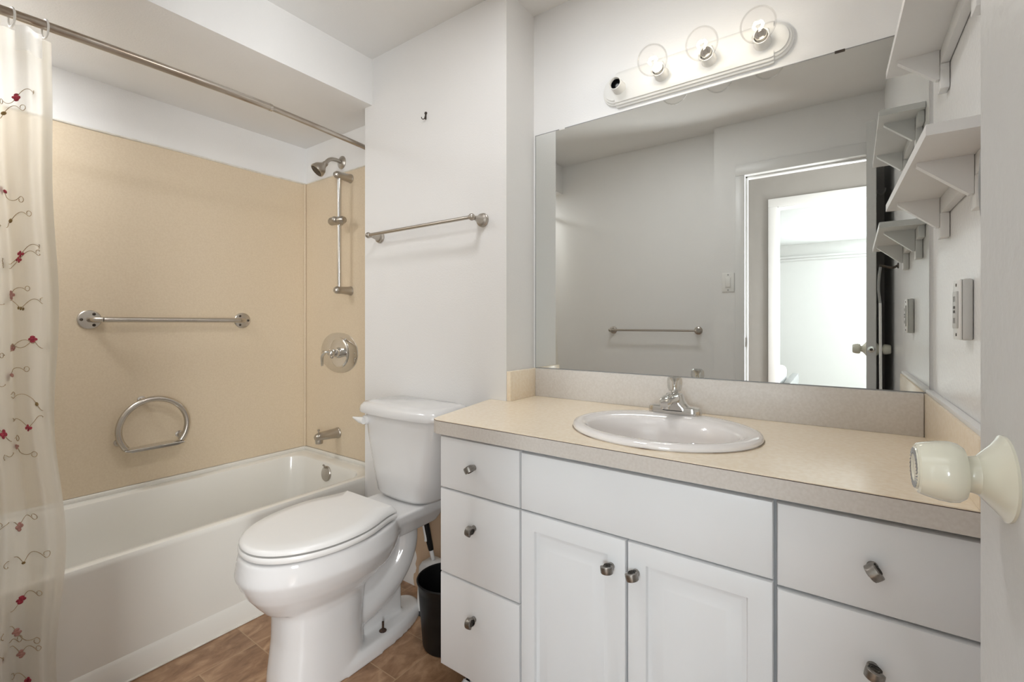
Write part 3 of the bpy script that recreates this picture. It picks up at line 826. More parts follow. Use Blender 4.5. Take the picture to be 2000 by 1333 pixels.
# ------------------------------------------------------------------ toilet brush, its holder, the bin
bx, by = -1.322, 1.315
t = thing('brush_holder', 'white brush holder with dark base behind the black bin', 'toilet brush holder', (bx, by, 0))
bm = B()
loft(bm, [rrect(bx - 0.052, bx + 0.052, by - 0.052, by + 0.05, 0.018, 0.018), rrect(bx - 0.050, bx + 0.050, by - 0.05, by + 0.048, 0.018, 0.09), rrect(bx - 0.047, bx + 0.047, by - 0.045, by + 0.045, 0.018, 0.185), rrect(bx - 0.040, bx + 0.040, by - 0.038, by + 0.038, 0.018, 0.198), rrect(bx - 0.014, bx + 0.014, by - 0.012, by + 0.014, 0.008, 0.206)])
obj('canister', bm, M['plastic'], t)
bm = B(); loft(bm, [rrect(bx - 0.054, bx + 0.054, by - 0.054, by + 0.052, 0.019, 0.0), rrect(bx - 0.054, bx + 0.054, by - 0.054, by + 0.052, 0.019, 0.018)]); obj('base', bm, M['grey_rubber'], t, label='dark grey rubber base')
t = thing('toilet_brush', 'toilet brush with white and black grip standing in its holder', 'toilet brush', (bx, by, 0.206))
axis = [Vector((bx - 0.002, by, 0.2065)), Vector((bx - 0.010, by - 0.004, 0.245)), Vector((bx - 0.020, by - 0.010, 0.30)), Vector((bx - 0.028, by - 0.016, 0.352)), Vector((bx - 0.030, by - 0.018, 0.372))]
bm = B(); tube(bm, [axis[0], axis[1], axis[2]], [0.008, 0.0085, 0.008], 14); obj('handle', bm, M['plastic'], t)
bm = B(); tube(bm, smooth_path(axis[1:], 6), [0.010, 0.011, 0.0115, 0.012, 0.0122, 0.0125, 0.0128, 0.013, 0.0132, 0.0134, 0.0134, 0.0134, 0.0133, 0.013, 0.0125, 0.0115, 0.0095, 0.007, 0.002], 16); g = obj('grip', bm, M['black'], t, label='black rubber grip')
bm = B()
for i, p in enumerate(smooth_path([axis[2] + Vector((-0.004, -0.0085, -0.02)), axis[2] + Vector((-0.004, -0.0085, 0.0)), axis[3] + Vector((-0.003, -0.0085, 0)), axis[4] + Vector((-0.001, -0.006, -0.006))], 6)):
    pass
tube(bm, smooth_path([axis[2] + Vector((-0.004, -0.0085, -0.02)), axis[2] + Vector((-0.004, -0.0085, 0.0)), axis[3] + Vector((-0.003, -0.0085, 0)), axis[4] + Vector((-0.001, -0.006, -0.006))], 6), [0.003] + [0.0075] * 14 + [0.009, 0.009, 0.007, 0.003], 12)
obj('grip_inlay', bm, M['plastic'], g, label='white inlay of the grip')

bx, by = -1.158, 1.214
t = thing('waste_bin', 'round black plastic waste bin tucked beside the vanity', 'waste bin', (bx, by, 0))
bm = B()
lathe(bm, [(0.070, 0.0), (0.080, 0.002), (0.083, 0.010), (0.098, 0.200), (0.1, 0.226), (0.1035, 0.229), (0.1035, 0.235), (0.0985, 0.235), (0.097, 0.226), (0.080, 0.012), (0.0, 0.010)], (bx, by, 0), (0, 0, 1), 48, cap1=False)
obj('bin_body', bm, M['black'], t, 50)
bm = B(); tube(bm, [(bx + 0.1015 * cos(a), by + 0.1015 * sin(a), 0.234) for a in [2 * pi * k / 48 for k in range(48)]], 0.0035, 8, closed=True); obj('rim', bm, M['black'], t)

# ------------------------------------------------------------------ vanity
VY = 1.012        # face of doors and drawers
t = thing('vanity_cabinet', 'white vanity cabinet with drawers and raised-panel doors under the counter', 'vanity cabinet', (-0.4, 1.3, 0))
bm = B()
for lo, hi in (((-0.985, VY + 0.02, 0.108), (-0.967, 1.50, 0.817)), ((0.169, VY + 0.02, 0.108), (0.187, 1.50, 0.817)), ((-0.967, VY + 0.02, 0.108), (0.169, 1.50, 0.126)),
               ((-0.967, 1.488, 0.126), (0.169, 1.50, 0.817)), ((-0.967, VY + 0.02, 0.126), (0.169, VY + 0.032, 0.817)), ((-0.705, VY + 0.032, 0.126), (-0.687, 1.488, 0.68)), ((-0.111, VY + 0.032, 0.126), (-0.095, 1.488, 0.68))):
    box(bm, lo, hi)
obj('carcass', bm, M['cab_in'], t)
bm = B(); box(bm, (-0.95, VY + 0.075, 0.0), (0.187, VY + 0.09, 0.108)); box(bm, (-0.95, VY + 0.075, 0.0), (-0.935, 1.38, 0.108)); obj('toe_kick', bm, M['cab'], t)
bm = B()
prism(bm, [(-0.958, VY + 0.072, 0.0), (-0.958, VY + 0.058, 0.0), (-0.958, VY + 0.058, 0.02), (-0.958, VY + 0.064, 0.034), (-0.958, VY + 0.072, 0.040)], (1.145, 0, 0))
prism(bm, [(-0.952, VY + 0.058, 0.0), (-0.966, VY + 0.058, 0.0), (-0.966, VY + 0.058, 0.02), (-0.960, VY + 0.058, 0.034), (-0.952, VY + 0.058, 0.040)], (0, 0.30, 0))
obj('base_moulding', bm, M['cab'], t)

def slab(x0, x1, z0, z1, bev=0.004):
    """drawer front with a softly routed edge"""
    bm = B()
    def rg(k, y):
        return [Vector((x0 + k, y, z0 + k)), Vector((x1 - k, y, z0 + k)), Vector((x1 - k, y, z1 - k)), Vector((x0 + k, y, z1 - k))]
    loft(bm, [rg(0, VY + 0.0195), rg(0, VY + 0.006), rg(0.002, VY + 0.0025), rg(0.006, VY + 0.0012), rg(0.010, VY)])
    return bm
def panel_door(x0, x1, z0, z1):
    bm = B()
    def rg(k, y):
        return [Vector((x0 + k, y, z0 + k)), Vector((x1 - k, y, z0 + k)), Vector((x1 - k, y, z1 - k)), Vector((x0 + k, y, z1 - k))]
    loft(bm, [rg(0, VY + 0.0195), rg(0, VY + 0.006), rg(0.002, VY + 0.0025), rg(0.006, VY + 0.0012), rg(0.010, VY), rg(0.044, VY), rg(0.047, VY + 0.0075), rg(0.054, VY + 0.009), rg(0.058, VY + 0.0085), rg(0.082, VY + 0.0008), rg(0.086, VY)])
    return bm

# spiral knob, one mesh in local coordinates: stem along -Y, scroll disc lies in the local XY... plane holding the axis
def knob_mesh():
    bm = B()
    lathe(bm, [(0.0085, 0.0), (0.0080, 0.004), (0.0065, 0.010), (0.0070, 0.016), (0.006, 0.020)], (0, 0, 0), (0, -1, 0), 16)
    prof = []
    n = 30
    for i in range(n):          # round scroll
        a = radians(-70 + 300 * i / (n - 1))
        r = 0.0150 - 0.0015 * i / (n - 1)
        prof.append((r * sin(a) * 1.0 - 0.002, -0.021 + r * 0.92 * cos(a - pi)))
    prof += [(-0.011, -0.010), (-0.0075, -0.006), (0.0005, -0.006), (0.007, -0.008)]
    hw = 0.0085
    rings = []
    cx = sum(p[0] for p in prof) / len(prof); cyy = sum(p[1] for p in prof) / len(prof)
    for x, k in ((-hw, 0.86), (-hw + 0.0012, 0.97), (-0.003, 1.0), (0.003, 1.0), (hw - 0.0012, 0.97), (hw, 0.86)):
        rings.append([Vector((x, cyy + (p[1] - cyy) * k, cx + (p[0] - cx) * k)) for p in prof])
    loft(bm, rings)
    return finish(bm, 'knob', M['pewter'], 40)
def spiral_mesh():
    bm = B()
    for sx_ in (-1, 1):
        pts = []
        for i in range(30):
            u = i / 29
            a = 0.3 + u * 2.1 * 2 * pi
            r = 0.0085 * (1 - 0.9 * u)
            pts.append((sx_ * 0.0086, -0.0205 + r * cos(a), -0.002 + r * sin(a)))
        tube(bm, pts, 0.0012, 6)
    return finish(bm, 'spiral_groove', M['pewter_dark'], 180)
KM, SM = knob_mesh(), spiral_mesh()
def knob(x, z, rot, parent):
    mw = Matrix.Translation((x, VY, z)) @ Matrix.Rotation(radians(rot), 4, 'Y')
    k = place('knob', KM, parent, mw)
    s = bpy.data.objects.new('spiral_groove', SM); C.objects.link(s); s.parent = k
    return k

d = obj('drawer_front', slab(-0.991, -0.698, 0.655, 0.810), M['cab'], t); knob(-0.855, 0.737, 58, d)
d = obj('drawer_front', slab(-0.991, -0.698, 0.399, 0.651), M['cab'], t); knob(-0.855, 0.563, 8, d)
d = obj('drawer_front', slab(-0.991, -0.698, 0.116, 0.395), M['cab'], t); knob(-0.855, 0.302, -6, d)
obj('false_front', slab(-0.694, -0.1045, 0.655, 0.807), M['cab'], t)
d = obj('door', panel_door(-0.694, -0.4015, 0.116, 0.651), M['cab'], t); knob(-0.436, 0.583, 84, d)
d = obj('door', panel_door(-0.3975, -0.1045, 0.116, 0.651), M['cab'], t); knob(-0.376, 0.586, 74, d)
d = obj('drawer_front', slab(-0.0985, 0.186, 0.648, 0.807), M['cab'], t); knob(0.046, 0.730, -38, d)
d = obj('drawer_front', slab(-0.0985, 0.186, 0.384, 0.642), M['cab'], t); knob(0.046, 0.556, -78, d)
d = obj('drawer_front', slab(-0.0985, 0.186, 0.116, 0.380), M['cab'], t); knob(0.046, 0.28, 0, d)

# countertop with a hole under the sink is hidden by the sink rim, so the slab is cut with the basin's outline
SX, SY, SRX, SRY = -0.395, 1.255, 0.244, 0.212
t = thing('countertop', 'beige speckled laminate countertop with backsplash around the sink', 'countertop', (-0.4, 1.3, 0.818))
CY = 1.0
zb, zt = 0.818, ZCT
outline = [Vector((-0.995, CY, 0)), Vector((XR - 0.002, CY, 0)), Vector((XR - 0.002, YM - 0.001, 0)), Vector((XRET + 0.001, YM - 0.001, 0)), Vector((XRET + 0.001, YT - 0.001, 0)), Vector((-1.098, YT - 0.001, 0)), Vector((-1.022, CY + 0.03, 0)), Vector((-1.014, CY + 0.010, 0))]
bm = B()
N = 96
hole = ell(SX, SY, SRX - 0.03, SRY - 0.03, 0, N)
def ray_out(c, p):
    """where the ray from c through p meets the outline"""
    best = None
    d = p - c
    for i in range(len(outline)):
        a, b_ = outline[i], outline[(i + 1) % len(outline)]
        e = b_ - a
        den = d.x * e.y - d.y * e.x
        if abs(den) < 1e-9: continue
        s = ((a.x - c.x) * e.y - (a.y - c.y) * e.x) / den
        u = ((a.x - c.x) * d.y - (a.y - c.y) * d.x) / den
        if s > 0 and -1e-6 <= u <= 1 + 1e-6 and (best is None or s < best): best = s
    return c + d * best
cen = Vector((SX, SY, 0))
angs = [atan2((p - cen).y, (p - cen).x) for p in hole] + [atan2((p - cen).y, (p - cen).x) for p in outline]
angs = sorted(set(round(a, 6) for a in angs))
inn = [Vector((SX + (SRX - 0.03) * cos(a_), SY + (SRY - 0.03) * sin(a_), 0)) for a_ in [atan2(sin(a) / (SRY - 0.03), cos(a) / (SRX - 0.03)) for a in angs]]
outp = [ray_out(cen, cen + Vector((cos(a), sin(a), 0))) for a in angs]
zv = lambda r, z: [Vector((p.x, p.y, z)) for p in r]
loft(bm, [zv(inn, zt), zv(outp, zt), zv(outp, zt - 0.002)], False, False)
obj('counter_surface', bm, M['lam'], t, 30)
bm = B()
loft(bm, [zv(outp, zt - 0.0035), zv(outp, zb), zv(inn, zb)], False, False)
obj('counter_edge', bm, M['lam_cool'], t, 30, label='laminate front edge, tinted grey-beige by painted-in cool light')
bm = B()
shr = [Vector((p.x, p.y, 0)) for p in outp]
loft(bm, [zv(shr, zt - 0.0019), zv(shr, zt - 0.0036)], False, False)
obj('edge_seam', bm, M['seam'], t, 30, label='thin dark line along the top edge')
BSZ = 0.971
bm = B(); box(bm, (XRET + 0.019, YM - 0.019, zt), (XR - 0.020, YM - 0.0005, BSZ), 0.0015); obj('backsplash', bm, M['lam_cool'], t)
bm = B(); box(bm, (XRET + 0.0005, YT + 0.0, zt), (XRET + 0.019, YM - 0.0005, BSZ), 0.0015); obj('side_splash', bm, M['lam'], t)
bm = B(); box(bm, (XR - 0.019, CY + 0.002, zt), (XR - 0.0005, YM - 0.0005, BSZ), 0.0015); obj('side_splash', bm, M['lam'], t)
bm = B(); box(bm, (XR - 0.015, CY + 0.002, BSZ), (XR - 0.0005, YM - 0.001, BSZ + 0.010), 0.002); obj('splash_trim', bm, M['trim'], t, label='white strip capping the side splash')

# sink
t = thing('sink', 'white oval drop-in sink set in the beige counter', 'sink', (SX, SY, ZCT))
bm = B()
BX, BY, BCY = 0.197, 0.138, SY - 0.030
n = 72
rings = [ell(SX, SY, SRX, SRY, ZCT + 0.0005, n), ell(SX, SY, SRX + 0.002, SRY + 0.002, ZCT + 0.006, n), ell(SX, SY, SRX - 0.001, SRY - 0.001, ZCT + 0.013, n), ell(SX, SY, SRX - 0.012, SRY - 0.012, ZCT + 0.0165, n),
         ell(SX, SY - 0.006, SRX - 0.024, SRY - 0.030, ZCT + 0.0165, n), ell(SX, BCY, BX + 0.008, BY + 0.008, ZCT + 0.013, n), ell(SX, BCY, BX, BY, ZCT + 0.004, n), ell(SX, BCY, BX * 0.95, BY * 0.95, ZCT - 0.03, n), ell(SX, BCY, BX * 0.82, BY * 0.82, ZCT - 0.085, n),
         ell(SX, BCY, BX * 0.6, BY * 0.6, ZCT - 0.12, n), ell(SX, BCY, BX * 0.3, BY * 0.3, ZCT - 0.135, n), ell(SX, BCY, 0.022, 0.022, ZCT - 0.138, n)]
loft(bm, rings, False, True)
obj('basin', bm, M['sink'], t, 60)
bm = B(); lathe(bm, [(0.024, 0), (0.024, 0.002), (0.018, 0.003), (0.014, 0.0), (0.0, 0.0)], (SX, BCY, ZCT - 0.1375), (0, 0, 1), 24); obj('drain', bm, M['chrome'], t)
bm = B(); tube(bm, [p for p in ell(SX, SY, SRX + 0.002, SRY + 0.002, ZCT + 0.001, 72)], 0.0013, 6, closed=True); obj('caulk_bead', bm, M['stain'], t, label='stained caulk line under the rim')

# faucet
fx, fy, fz = -0.413, 1.440, ZCT + 0.0165
t = thing('faucet', 'chrome centerset faucet with clear knob at back of sink', 'faucet', (fx, fy, fz))
bm = B()
loft(bm, [rrect(fx - 0.079, fx + 0.079, fy - 0.026, fy + 0.026, 0.0255, fz), rrect(fx - 0.079, fx + 0.079, fy - 0.026, fy + 0.026, 0.0255, fz + 0.012), rrect(fx - 0.076, fx + 0.076, fy - 0.024, fy + 0.024, 0.0235, fz + 0.020), rrect(fx - 0.066, fx + 0.066, fy - 0.016, fy + 0.016, 0.0155, fz + 0.023)])
obj('base_plate', bm, M['chrome'], t, 40)
bm = B()
for_r = []
for z, w, yf, yb in ((0.010, 0.052, 0.026, 0.024), (0.020, 0.048, 0.026, 0.024), (0.030, 0.037, 0.027, 0.023), (0.042, 0.030, 0.028, 0.022), (0.054, 0.0265, 0.027, 0.021), (0.060, 0.024, 0.024, 0.019), (0.062, 0.018, 0.018, 0.014)):
    for_r.append(rrect(fx - w, fx + w, fy - yf, fy + yb, min(w, (yf + yb) / 2) * 0.92, fz + z))
loft(bm, for_r)
obj('body', bm, M['chrome'], t, 40)
bm = B()
sp_ = []
for y, w, zc_, h in ((0.0, 0.022, 0.044, 0.018), (0.030, 0.0215, 0.047, 0.016), (0.060, 0.020, 0.049, 0.014), (0.085, 0.0185, 0.047, 0.013), (0.098, 0.0165, 0.044, 0.0125), (0.106, 0.011, 0.041, 0.009)):
    sp_.append([Vector((fx + w * math.copysign(abs(cos(a)) ** 0.8, cos(a)), fy - y, fz + zc_ + h * math.copysign(abs(sin(a)) ** 0.8, sin(a)))) for a in [2 * pi * k / 24 for k in range(24)]])
loft(bm, sp_)
lathe(bm, [(0.011, 0), (0.011, 0.014), (0.008, 0.014), (0.007, 0.010)], (fx, fy - 0.090, fz + 0.040), (0, 0, -1), 18)
obj('spout', bm, M['chrome'], t, 40)
bm = B(); lathe(bm, [(0.013, 0.060), (0.0085, 0.066), (0.0065, 0.080), (0.008, 0.096), (0.014, 0.104), (0.015, 0.108), (0.0, 0.111)], (fx, fy, fz), (0, 0, 1), 20); obj('handle_stem', bm, M['chrome'], t)
bm = B(); lathe(bm, [(0.012, 0.066), (0.018, 0.069), (0.0215, 0.078), (0.0235, 0.094), (0.022, 0.106), (0.016, 0.112), (0.0, 0.1135)], (fx, fy, fz), (0, 0, 1), 10); obj('handle', bm, M['acrylic'], t, 20, label='clear faceted acrylic knob')

# ------------------------------------------------------------------ mirror
MX0, MX1, MZ0, MZ1 = -1.007, 0.187, 0.9735, 1.913
t = thing('mirror', 'large frameless wall mirror above the vanity backsplash', 'mirror', (-0.41, YM, MZ0))
bm = B(); box(bm, (MX0, YM - 0.006, MZ0), (MX1, YM - 0.0005, MZ1), 0.0007, 1); obj('mirror_glass', bm, M['mirror'], t)
bm = B(); box(bm, (MX0 - 0.0025, YM - 0.0055, MZ0 - 0.0028), (MX1, YM, MZ0)); box(bm, (MX0 - 0.0028, YM - 0.0055, MZ0), (MX0, YM, MZ1 + 0.0025)); box(bm, (MX0 - 0.0028, YM - 0.0055, MZ1), (MX1, YM, MZ1 + 0.0025)); obj('mirror_edge', bm, M['grey'], t, label='dark glass edge')
for cx_ in (-0.885, 0.0):
    bm = B(); box(bm, (cx_ - 0.012, YM - 0.0085, MZ1 - 0.004), (cx_ + 0.012, YM - 0.0005, MZ1 + 0.003), 0.0012); obj('mirror_clip', bm, M['fixture'] if cx_ < -.5 else M['dark'], t)

# ------------------------------------------------------------------ vanity light bar
LZ = 1.995
t = thing('vanity_light', 'white vanity light bar with three lit globe bulbs and an empty socket', 'light fixture', (-0.41, YM, LZ))
def bar_ring(k, y):
    hh = 0.064 - k
    xa, xb = -0.648, -0.170
    pts = []
    n = 22
    def end(xe, s):
        o = [Vector((xe, y, LZ - s * hh))]
        # little notch, then a round end
        r = hh - 0.010
        o.append(Vector((xe + s * 0.010, y, LZ - s * (hh - 0.002))))
        for i in range(n + 1):
            a = -pi / 2 + pi * i / n
            o.append(Vector((xe + s * (0.012 + r * 0.92 * cos(a)), y, LZ + s * r * sin(a))))
        o.append(Vector((xe + s * 0.010, y, LZ + s * (hh - 0.002))))
        o.append(Vector((xe, y, LZ + s * hh)))
        return o
    return end(xb, 1) + end(xa, -1)
bm = B()
loft(bm, [bar_ring(0, YM), bar_ring(0, YM - 0.010), bar_ring(0.005, YM - 0.0125), bar_ring(0.006, YM - 0.018), bar_ring(0.012, YM - 0.021), bar_ring(0.013, YM - 0.025), bar_ring(0.022, YM - 0.028)])
obj('back_plate', bm, M['fixture'], t, 30)
for i, x in enumerate((-0.640, -0.489, -0.339, -0.188)):
    bm = B()
    yy = YM - 0.027
    lathe(bm, [(0.024, 0.0), (0.0235, 0.004), (0.0215, 0.007), (0.0215, 0.042), (0.0195, 0.043), (0.018, 0.040), (0.018, 0.012), (0.0, 0.012)], (x, yy, LZ - 0.003), (0, -1, 0), 28, cap1=False)
    s = obj('socket', bm, M['fixture'], t, 40)
    if i == 0:
        bm = B(); lathe(bm, [(0.0178, 0.032), (0.0178, 0.0125), (0.0, 0.0125)], (x, yy, LZ - 0.003), (0, -1, 0), 24, cap0=False, cap1=False)
        lathe(bm, [(0.0165, 0.030), (0.0165, 0.013)], (x, yy, LZ - 0.003), (0, -1, 0), 24, cap0=False, cap1=False)
        obj('socket_lining', bm, M['black'], s, label='dark empty socket lining')
        bm = B(); lathe(bm, [(0.008, 0.0126), (0.007, 0.020), (0.003, 0.023), (0.0, 0.0232)], (x, yy, LZ - 0.003), (0, -1, 0), 16); obj('contact', bm, M['grey'], s)
        continue
    bc = Vector((x, YM - 0.125, LZ))
    bm = B()
    R = 0.0465
    prof = [(0.0, -R)] + [(R * sin(pi * k / 30), -R * cos(pi * k / 30)) for k in range(1, 26)] + [(0.0205, 0.052), (0.0175, 0.060), (0.017, 0.068)]
    lathe(bm, prof, bc, (0, 1, 0), 40, cap0=False, cap1=False)
    g = obj('bulb', bm, M['bulb_glass'], t, 180, label='clear glass globe bulb')
    bm = B(); lathe(bm, [(0.0155, 0.05), (0.0165, 0.056), (0.0165, 0.078), (0.0, 0.078)], bc, (0, 1, 0), 20); obj('bulb_base', bm, M['chrome'], g)
    bm = B(); lathe(bm, [(0.009, 0.05), (0.005, 0.032), (0.003, 0.022), (0.0, 0.020)], bc, (0, 1, 0), 14); obj('bulb_stem', bm, M['bulb_glass'], g)
    bm = B()
    pts = [bc + Vector((0.012 * cos(a), 0.004 + 0.003 * sin(5 * a), 0.012 * sin(a) * 0.8)) for a in [radians(-60 + 10 * k) for k in range(31)]]
    tube(bm, pts, 0.0034, 8)
    obj('filament', bm, M['filament'], g, label='glowing filament')
    l = bpy.data.lights.new('bulb_light', 'POINT'); l.energy = BULB_WATTS; l.color = BULB_COLOUR; l.shadow_soft_size = 0.014
    lo = bpy.data.objects.new('bulb_light', l); C.objects.link(lo); lo.location = bc

# ------------------------------------------------------------------ towel bars
def towel_bar(name, label, xa, xb, z, yw, s, mats, ball_r=0.0125):
    """s = -1: stands out towards -Y from a wall at yw"""
    t = thing(name, label, 'towel bar', ((xa + xb) / 2, yw, z), 'towel bars')
    out = 0.070
    bm = B(); tube(bm, [(xa, yw + s * out, z), (xb, yw + s * out, z)], 0.0072, 16); obj('bar', bm, mats, t)
    for x in (xa, xb):
        bm = B()
        lathe(bm, [(0.027, 0), (0.027, 0.006), (0.024, 0.009), (0.024, 0.014), (0.017, 0.018), (0.010, 0.042), (0.008, 0.052), (0.010, 0.058)], (x, yw, z), (0, s, 0), 26)
        ball(bm, (x, yw + s * (out - 0.001), z), ball_r, 18)
        obj('post', bm, mats, t)
    return t
towel_bar('towel_bar', 'brushed nickel towel bar on white wall above the toilet', -1.749, -1.132, 1.554, YT, -1, M['nickel'], 0.0135)
towel_bar('towel_bar', 'thin nickel towel bar seen only in the mirror reflection', -1.375, -0.772, 1.105, -0.08, 1, M['nickel'])

t = thing('wall_hook', 'tiny dark double hook high on wall behind the toilet', 'hook', (-1.448, YT, 2.03))
bm = B(); lathe(bm, [(0.007, 0), (0.006, 0.004), (0.0, 0.005)], (-1.448, YT, 2.055), (0, -1, 0), 12); box(bm, (-1.4515, YT - 0.004, 2.028), (-1.4445, YT, 2.055), 0.001); obj('hook_plate', bm, M['dark'], t)
for s in (-1, 1):
    bm = B(); tube(bm, smooth_path([(-1.448, YT - 0.004, 2.036), (-1.448 + s * 0.004, YT - 0.012, 2.027), (-1.448 + s * 0.009, YT - 0.016, 2.030), (-1.448 + s * 0.011, YT - 0.016, 2.036)], 4), 0.0018, 8); obj('prong', bm, M['dark'], t)

# ------------------------------------------------------------------ bracket shelves on the right wall
def shelf(label, z, ya, yb):
    t = thing('wall_shelf', label, 'shelf', (XR, (ya + yb) / 2, z - 0.13), 'white bracket shelves')
    bm = B()
    poly = [Vector((0.103, ya, z)), Vector((0.0925, yb, z)), Vector((XR - 0.001, yb, z)), Vector((XR - 0.001, ya, z))]
    prism(bm, poly, (0, 0, 0.0165))
    obj('shelf_board', bm, M['trim'], t)
    bm = B(); box(bm, (XR - 0.0155, ya + 0.02, z - 0.034), (XR - 0.001, yb - 0.02, z), 0.0015); obj('ledger', bm, M['trim'], t)
    for y in (1.048, 1.368):
        bm = B()
        prism(bm, [(0.108, y, z), (XR - 0.0165, y, z), (XR - 0.0165, y, z - 0.064), (XR - 0.022, y, z - 0.064), (0.108, y, z - 0.006)], (0, 0.015, 0))
        b_ = obj('bracket', bm, M['trim'], t)
        bm = B(); box(bm, (XR - 0.016, y - 0.008, z - 0.088), (XR - 0.001, y + 0.028, z - 0.034), 0.0015); obj('cleat', bm, M['trim'], t)
    return t
shelf('lower white bracket shelf on wall above the outlet', 1.427, 0.905, 1.462)
shelf('upper white bracket shelf on wall at the ceiling side', 1.752, 0.905, 1.455)

# ------------------------------------------------------------------ outlet, switch
t = thing('outlet', 'white raised outlet box on glossy wall above the splash', 'outlet', (XR, 1.175, 1.12))
oy0, oy1, oz0, oz1 = 1.146, 1.206, 1.120, 1.232
om = (oy0 + oy1) / 2
bm = B(); box(bm, (XR - 0.0150, oy0, oz0), (XR - 0.0005, oy1, oz1), 0.004); obj('outlet_box', bm, M['box'], t)
bm = B(); box(bm, (XR - 0.0185, oy0 + 0.002, oz0 + 0.001), (XR - 0.0150, oy1 - 0.001, oz1 - 0.001), 0.0015); cp = obj('cover_plate', bm, M['switch'], t)
bm = B(); box(bm, (XR - 0.0215, oy0 + 0.012, oz0 + 0.022), (XR - 0.0184, oy1 - 0.012, oz1 - 0.022), 0.001); r_ = obj('receptacle', bm, M['box'], t)
bm = B()
for dz in (-0.020, 0.020):
    for dy in (-0.006, 0.006):
        box(bm, (XR - 0.0219, om + dy - 0.001, 1.176 + dz - 0.005), (XR - 0.0214, om + dy + 0.001, 1.176 + dz + 0.005))
box(bm, (XR - 0.0222, om - 0.007, 1.170), (XR - 0.0214, om + 0.007, 1.175)); box(bm, (XR - 0.0222, om - 0.007, 1.178), (XR - 0.0214, om + 0.007, 1.183))
obj('slots', bm, M['dark'], r_)
for z in (oz0 + 0.010, oz1 - 0.010):
    bm = B(); lathe(bm, [(0.003, 0), (0.003, 0.001), (0, 0.0012)], (XR - 0.0184, om, z), (-1, 0, 0), 10); obj('screw', bm, M['dark'], cp)

t = thing('light_switch', 'white rocker light switch beside doorway seen in the mirror', 'light switch', (-0.576, YB, 1.354))
bm = B(); box(bm, (-0.612, YB, 1.352), (-0.540, YB + 0.006, 1.472), 0.003); pl = obj('switch_plate', bm, M['switch'], t)
bm = B(); box(bm, (-0.593, YB + 0.006, 1.379), (-0.559, YB + 0.008, 1.445), 0.001); box(bm, (-0.590, YB + 0.007, 1.382), (-0.562, YB + 0.012, 1.442), 0.003); obj('rocker', bm, M['switch'], t)
for z in (1.364, 1.460):
    bm = B(); lathe(bm, [(0.004, 0), (0.004, 0.001), (0, 0.0015)], (-0.576, YB + 0.006, z), (0, 1, 0), 10); obj('screw', bm, M['grey'], pl)

# ------------------------------------------------------------------ open bathroom door
DE = Vector((0.0972, 0.550, 0)); DH = Vector((0.124, 0.002, 0))
ud = (DE - DH).normalized(); nd_ = Vector((-ud.y, ud.x, 0))      # nd_ points to -X (towards the camera side)
if nd_.x > 0: nd_ = -nd_
TH = 0.035
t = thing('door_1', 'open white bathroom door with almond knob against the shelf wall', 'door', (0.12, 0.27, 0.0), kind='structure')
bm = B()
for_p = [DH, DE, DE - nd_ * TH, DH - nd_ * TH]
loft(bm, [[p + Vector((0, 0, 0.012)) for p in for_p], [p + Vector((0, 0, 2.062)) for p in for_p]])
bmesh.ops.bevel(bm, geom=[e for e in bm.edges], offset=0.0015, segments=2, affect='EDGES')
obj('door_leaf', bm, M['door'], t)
KZ = 1.035
kc = DE - ud * 0.060 + Vector((0, 0, KZ))
prof = [(r_k, h_k * 0.85) for r_k, h_k in [(0.0315, 0.0), (0.0315, 0.002), (0.029, 0.0035), (0.024, 0.008), (0.0185, 0.014), (0.0145, 0.018), (0.0135, 0.022), (0.0135, 0.026), (0.0195, 0.027), (0.0222, 0.031), (0.0232, 0.037), (0.0226, 0.045), (0.0208, 0.054), (0.0195, 0.0585), (0.0180, 0.0600), (0.0165, 0.0597)]]
for side, org in ((1, kc), (-1, kc - nd_ * TH)):
    bm = B(); lathe(bm, prof, org, nd_ * side, 40); k = obj('door_knob', bm, M['almond'], t, 30, label='almond plastic door knob')
    bm = B()
    a_, c_ = frame(nd_ * side)
    fc = org + nd_ * side * 0.0508
    lathe(bm, [(0.0164, 0.0), (0.0158, 0.001), (0.011, 0.0012), (0.010, 0.0004), (0.0, 0.0004)], fc, nd_ * side, 32)
    obj('knob_face', bm, M['almond'], k)
    bm = B()
    for q in range(28):
        an = 2 * pi * q / 28
        p0 = fc + nd_ * side * 0.0012 + (a_ * cos(an) + c_ * sin(an)) * 0.0112
        p1 = fc + nd_ * side * 0.0010 + (a_ * cos(an + 0.25) + c_ * sin(an + 0.25)) * 0.0155
        tube(bm, [p0, p1], 0.0006, 5)
    obj('knob_flutes', bm, M['grey'], k, label='fluted ring on the knob face')
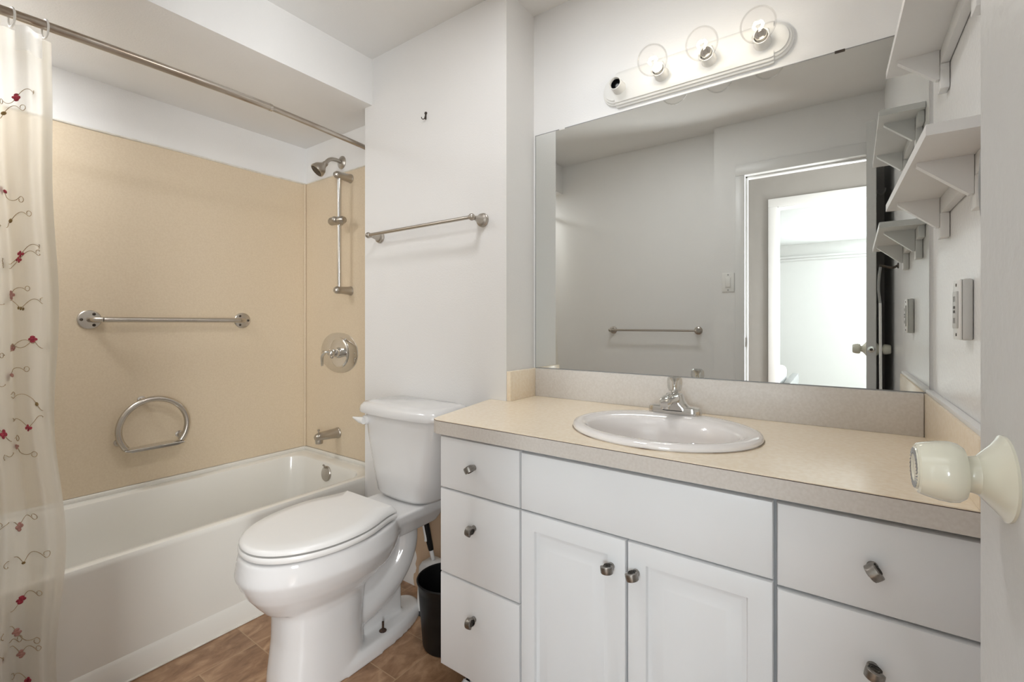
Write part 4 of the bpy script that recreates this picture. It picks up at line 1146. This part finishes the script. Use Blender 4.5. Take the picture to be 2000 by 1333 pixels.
bm = B(); lathe(bm, [(0.014, 0), (0.014, 0.001), (0.009, 0.0012), (0.0, 0.0012)], DE - nd_ * TH / 2 + Vector((0, 0, KZ)), ud, 20); lp = obj('latch_plate', bm, M['chrome'], t)
bm = B(); lathe(bm, [(0.0065, 0.0013), (0.006, 0.006), (0.0, 0.007)], DE - nd_ * TH / 2 + Vector((0, 0, KZ)), ud, 14); obj('latch_bolt', bm, M['dark'], lp)
hk = DE - ud * 0.28 - nd_ * TH + Vector((0, 0, 1.80))
bm = B(); lathe(bm, [(0.014, 0), (0.012, 0.004), (0.0, 0.005)], hk, -nd_, 14)
tube(bm, smooth_path([hk, hk - nd_ * 0.02 + Vector((0, 0, -0.015)), hk - nd_ * 0.032 + Vector((0, 0, -0.004)), hk - nd_ * 0.036 + Vector((0, 0, 0.014))], 5), 0.0035, 8); obj('coat_hook', bm, M['trim'], t)
for z in (0.22, 1.05, 1.84):
    bm = B(); tube(bm, [DH - ud * 0.004 + Vector((0.0, -0.0, z - 0.045)), DH - ud * 0.004 + Vector((0, 0, z + 0.045))], 0.006, 12); obj('hinge', bm, M['nickel'], t)

# hook and hanging strap between door and wall (mirror)
t = thing('robe_hook', 'dark chrome robe hook under the lower shelf seen in mirror', 'hook', (XR, 0.72, 1.38))
bm = B(); lathe(bm, [(0.012, 0), (0.012, 0.003), (0.008, 0.005), (0.0, 0.005)], (XR, 0.72, 1.388), (-1, 0, 0), 16); obj('rosette', bm, M['dark'], t)
bm = B(); tube(bm, smooth_path([(XR - 0.003, 0.72, 1.388), (XR - 0.02, 0.72, 1.380), (XR - 0.045, 0.72, 1.388), (0.134, 0.72, 1.392)], 6), 0.0048, 10); obj('arm', bm, M['dark'], t)
t = thing('hanging_wand', 'thin white wand with dark loop hanging behind the door', 'wand', (0.137, 0.72, 0.86))
bm = B(); tube(bm, smooth_path([(0.137, 0.722, 1.386), (0.132, 0.722, 1.34), (0.131, 0.722, 1.29), (0.136, 0.722, 1.235)], 6), 0.0045, 10); obj('loop', bm, M['grey'], t, label='dark loop')
bm = B(); tube(bm, [(0.136, 0.722, 1.236), (0.138, 0.722, 0.86)], 0.0048, 12); obj('rod', bm, M['trim'], t)
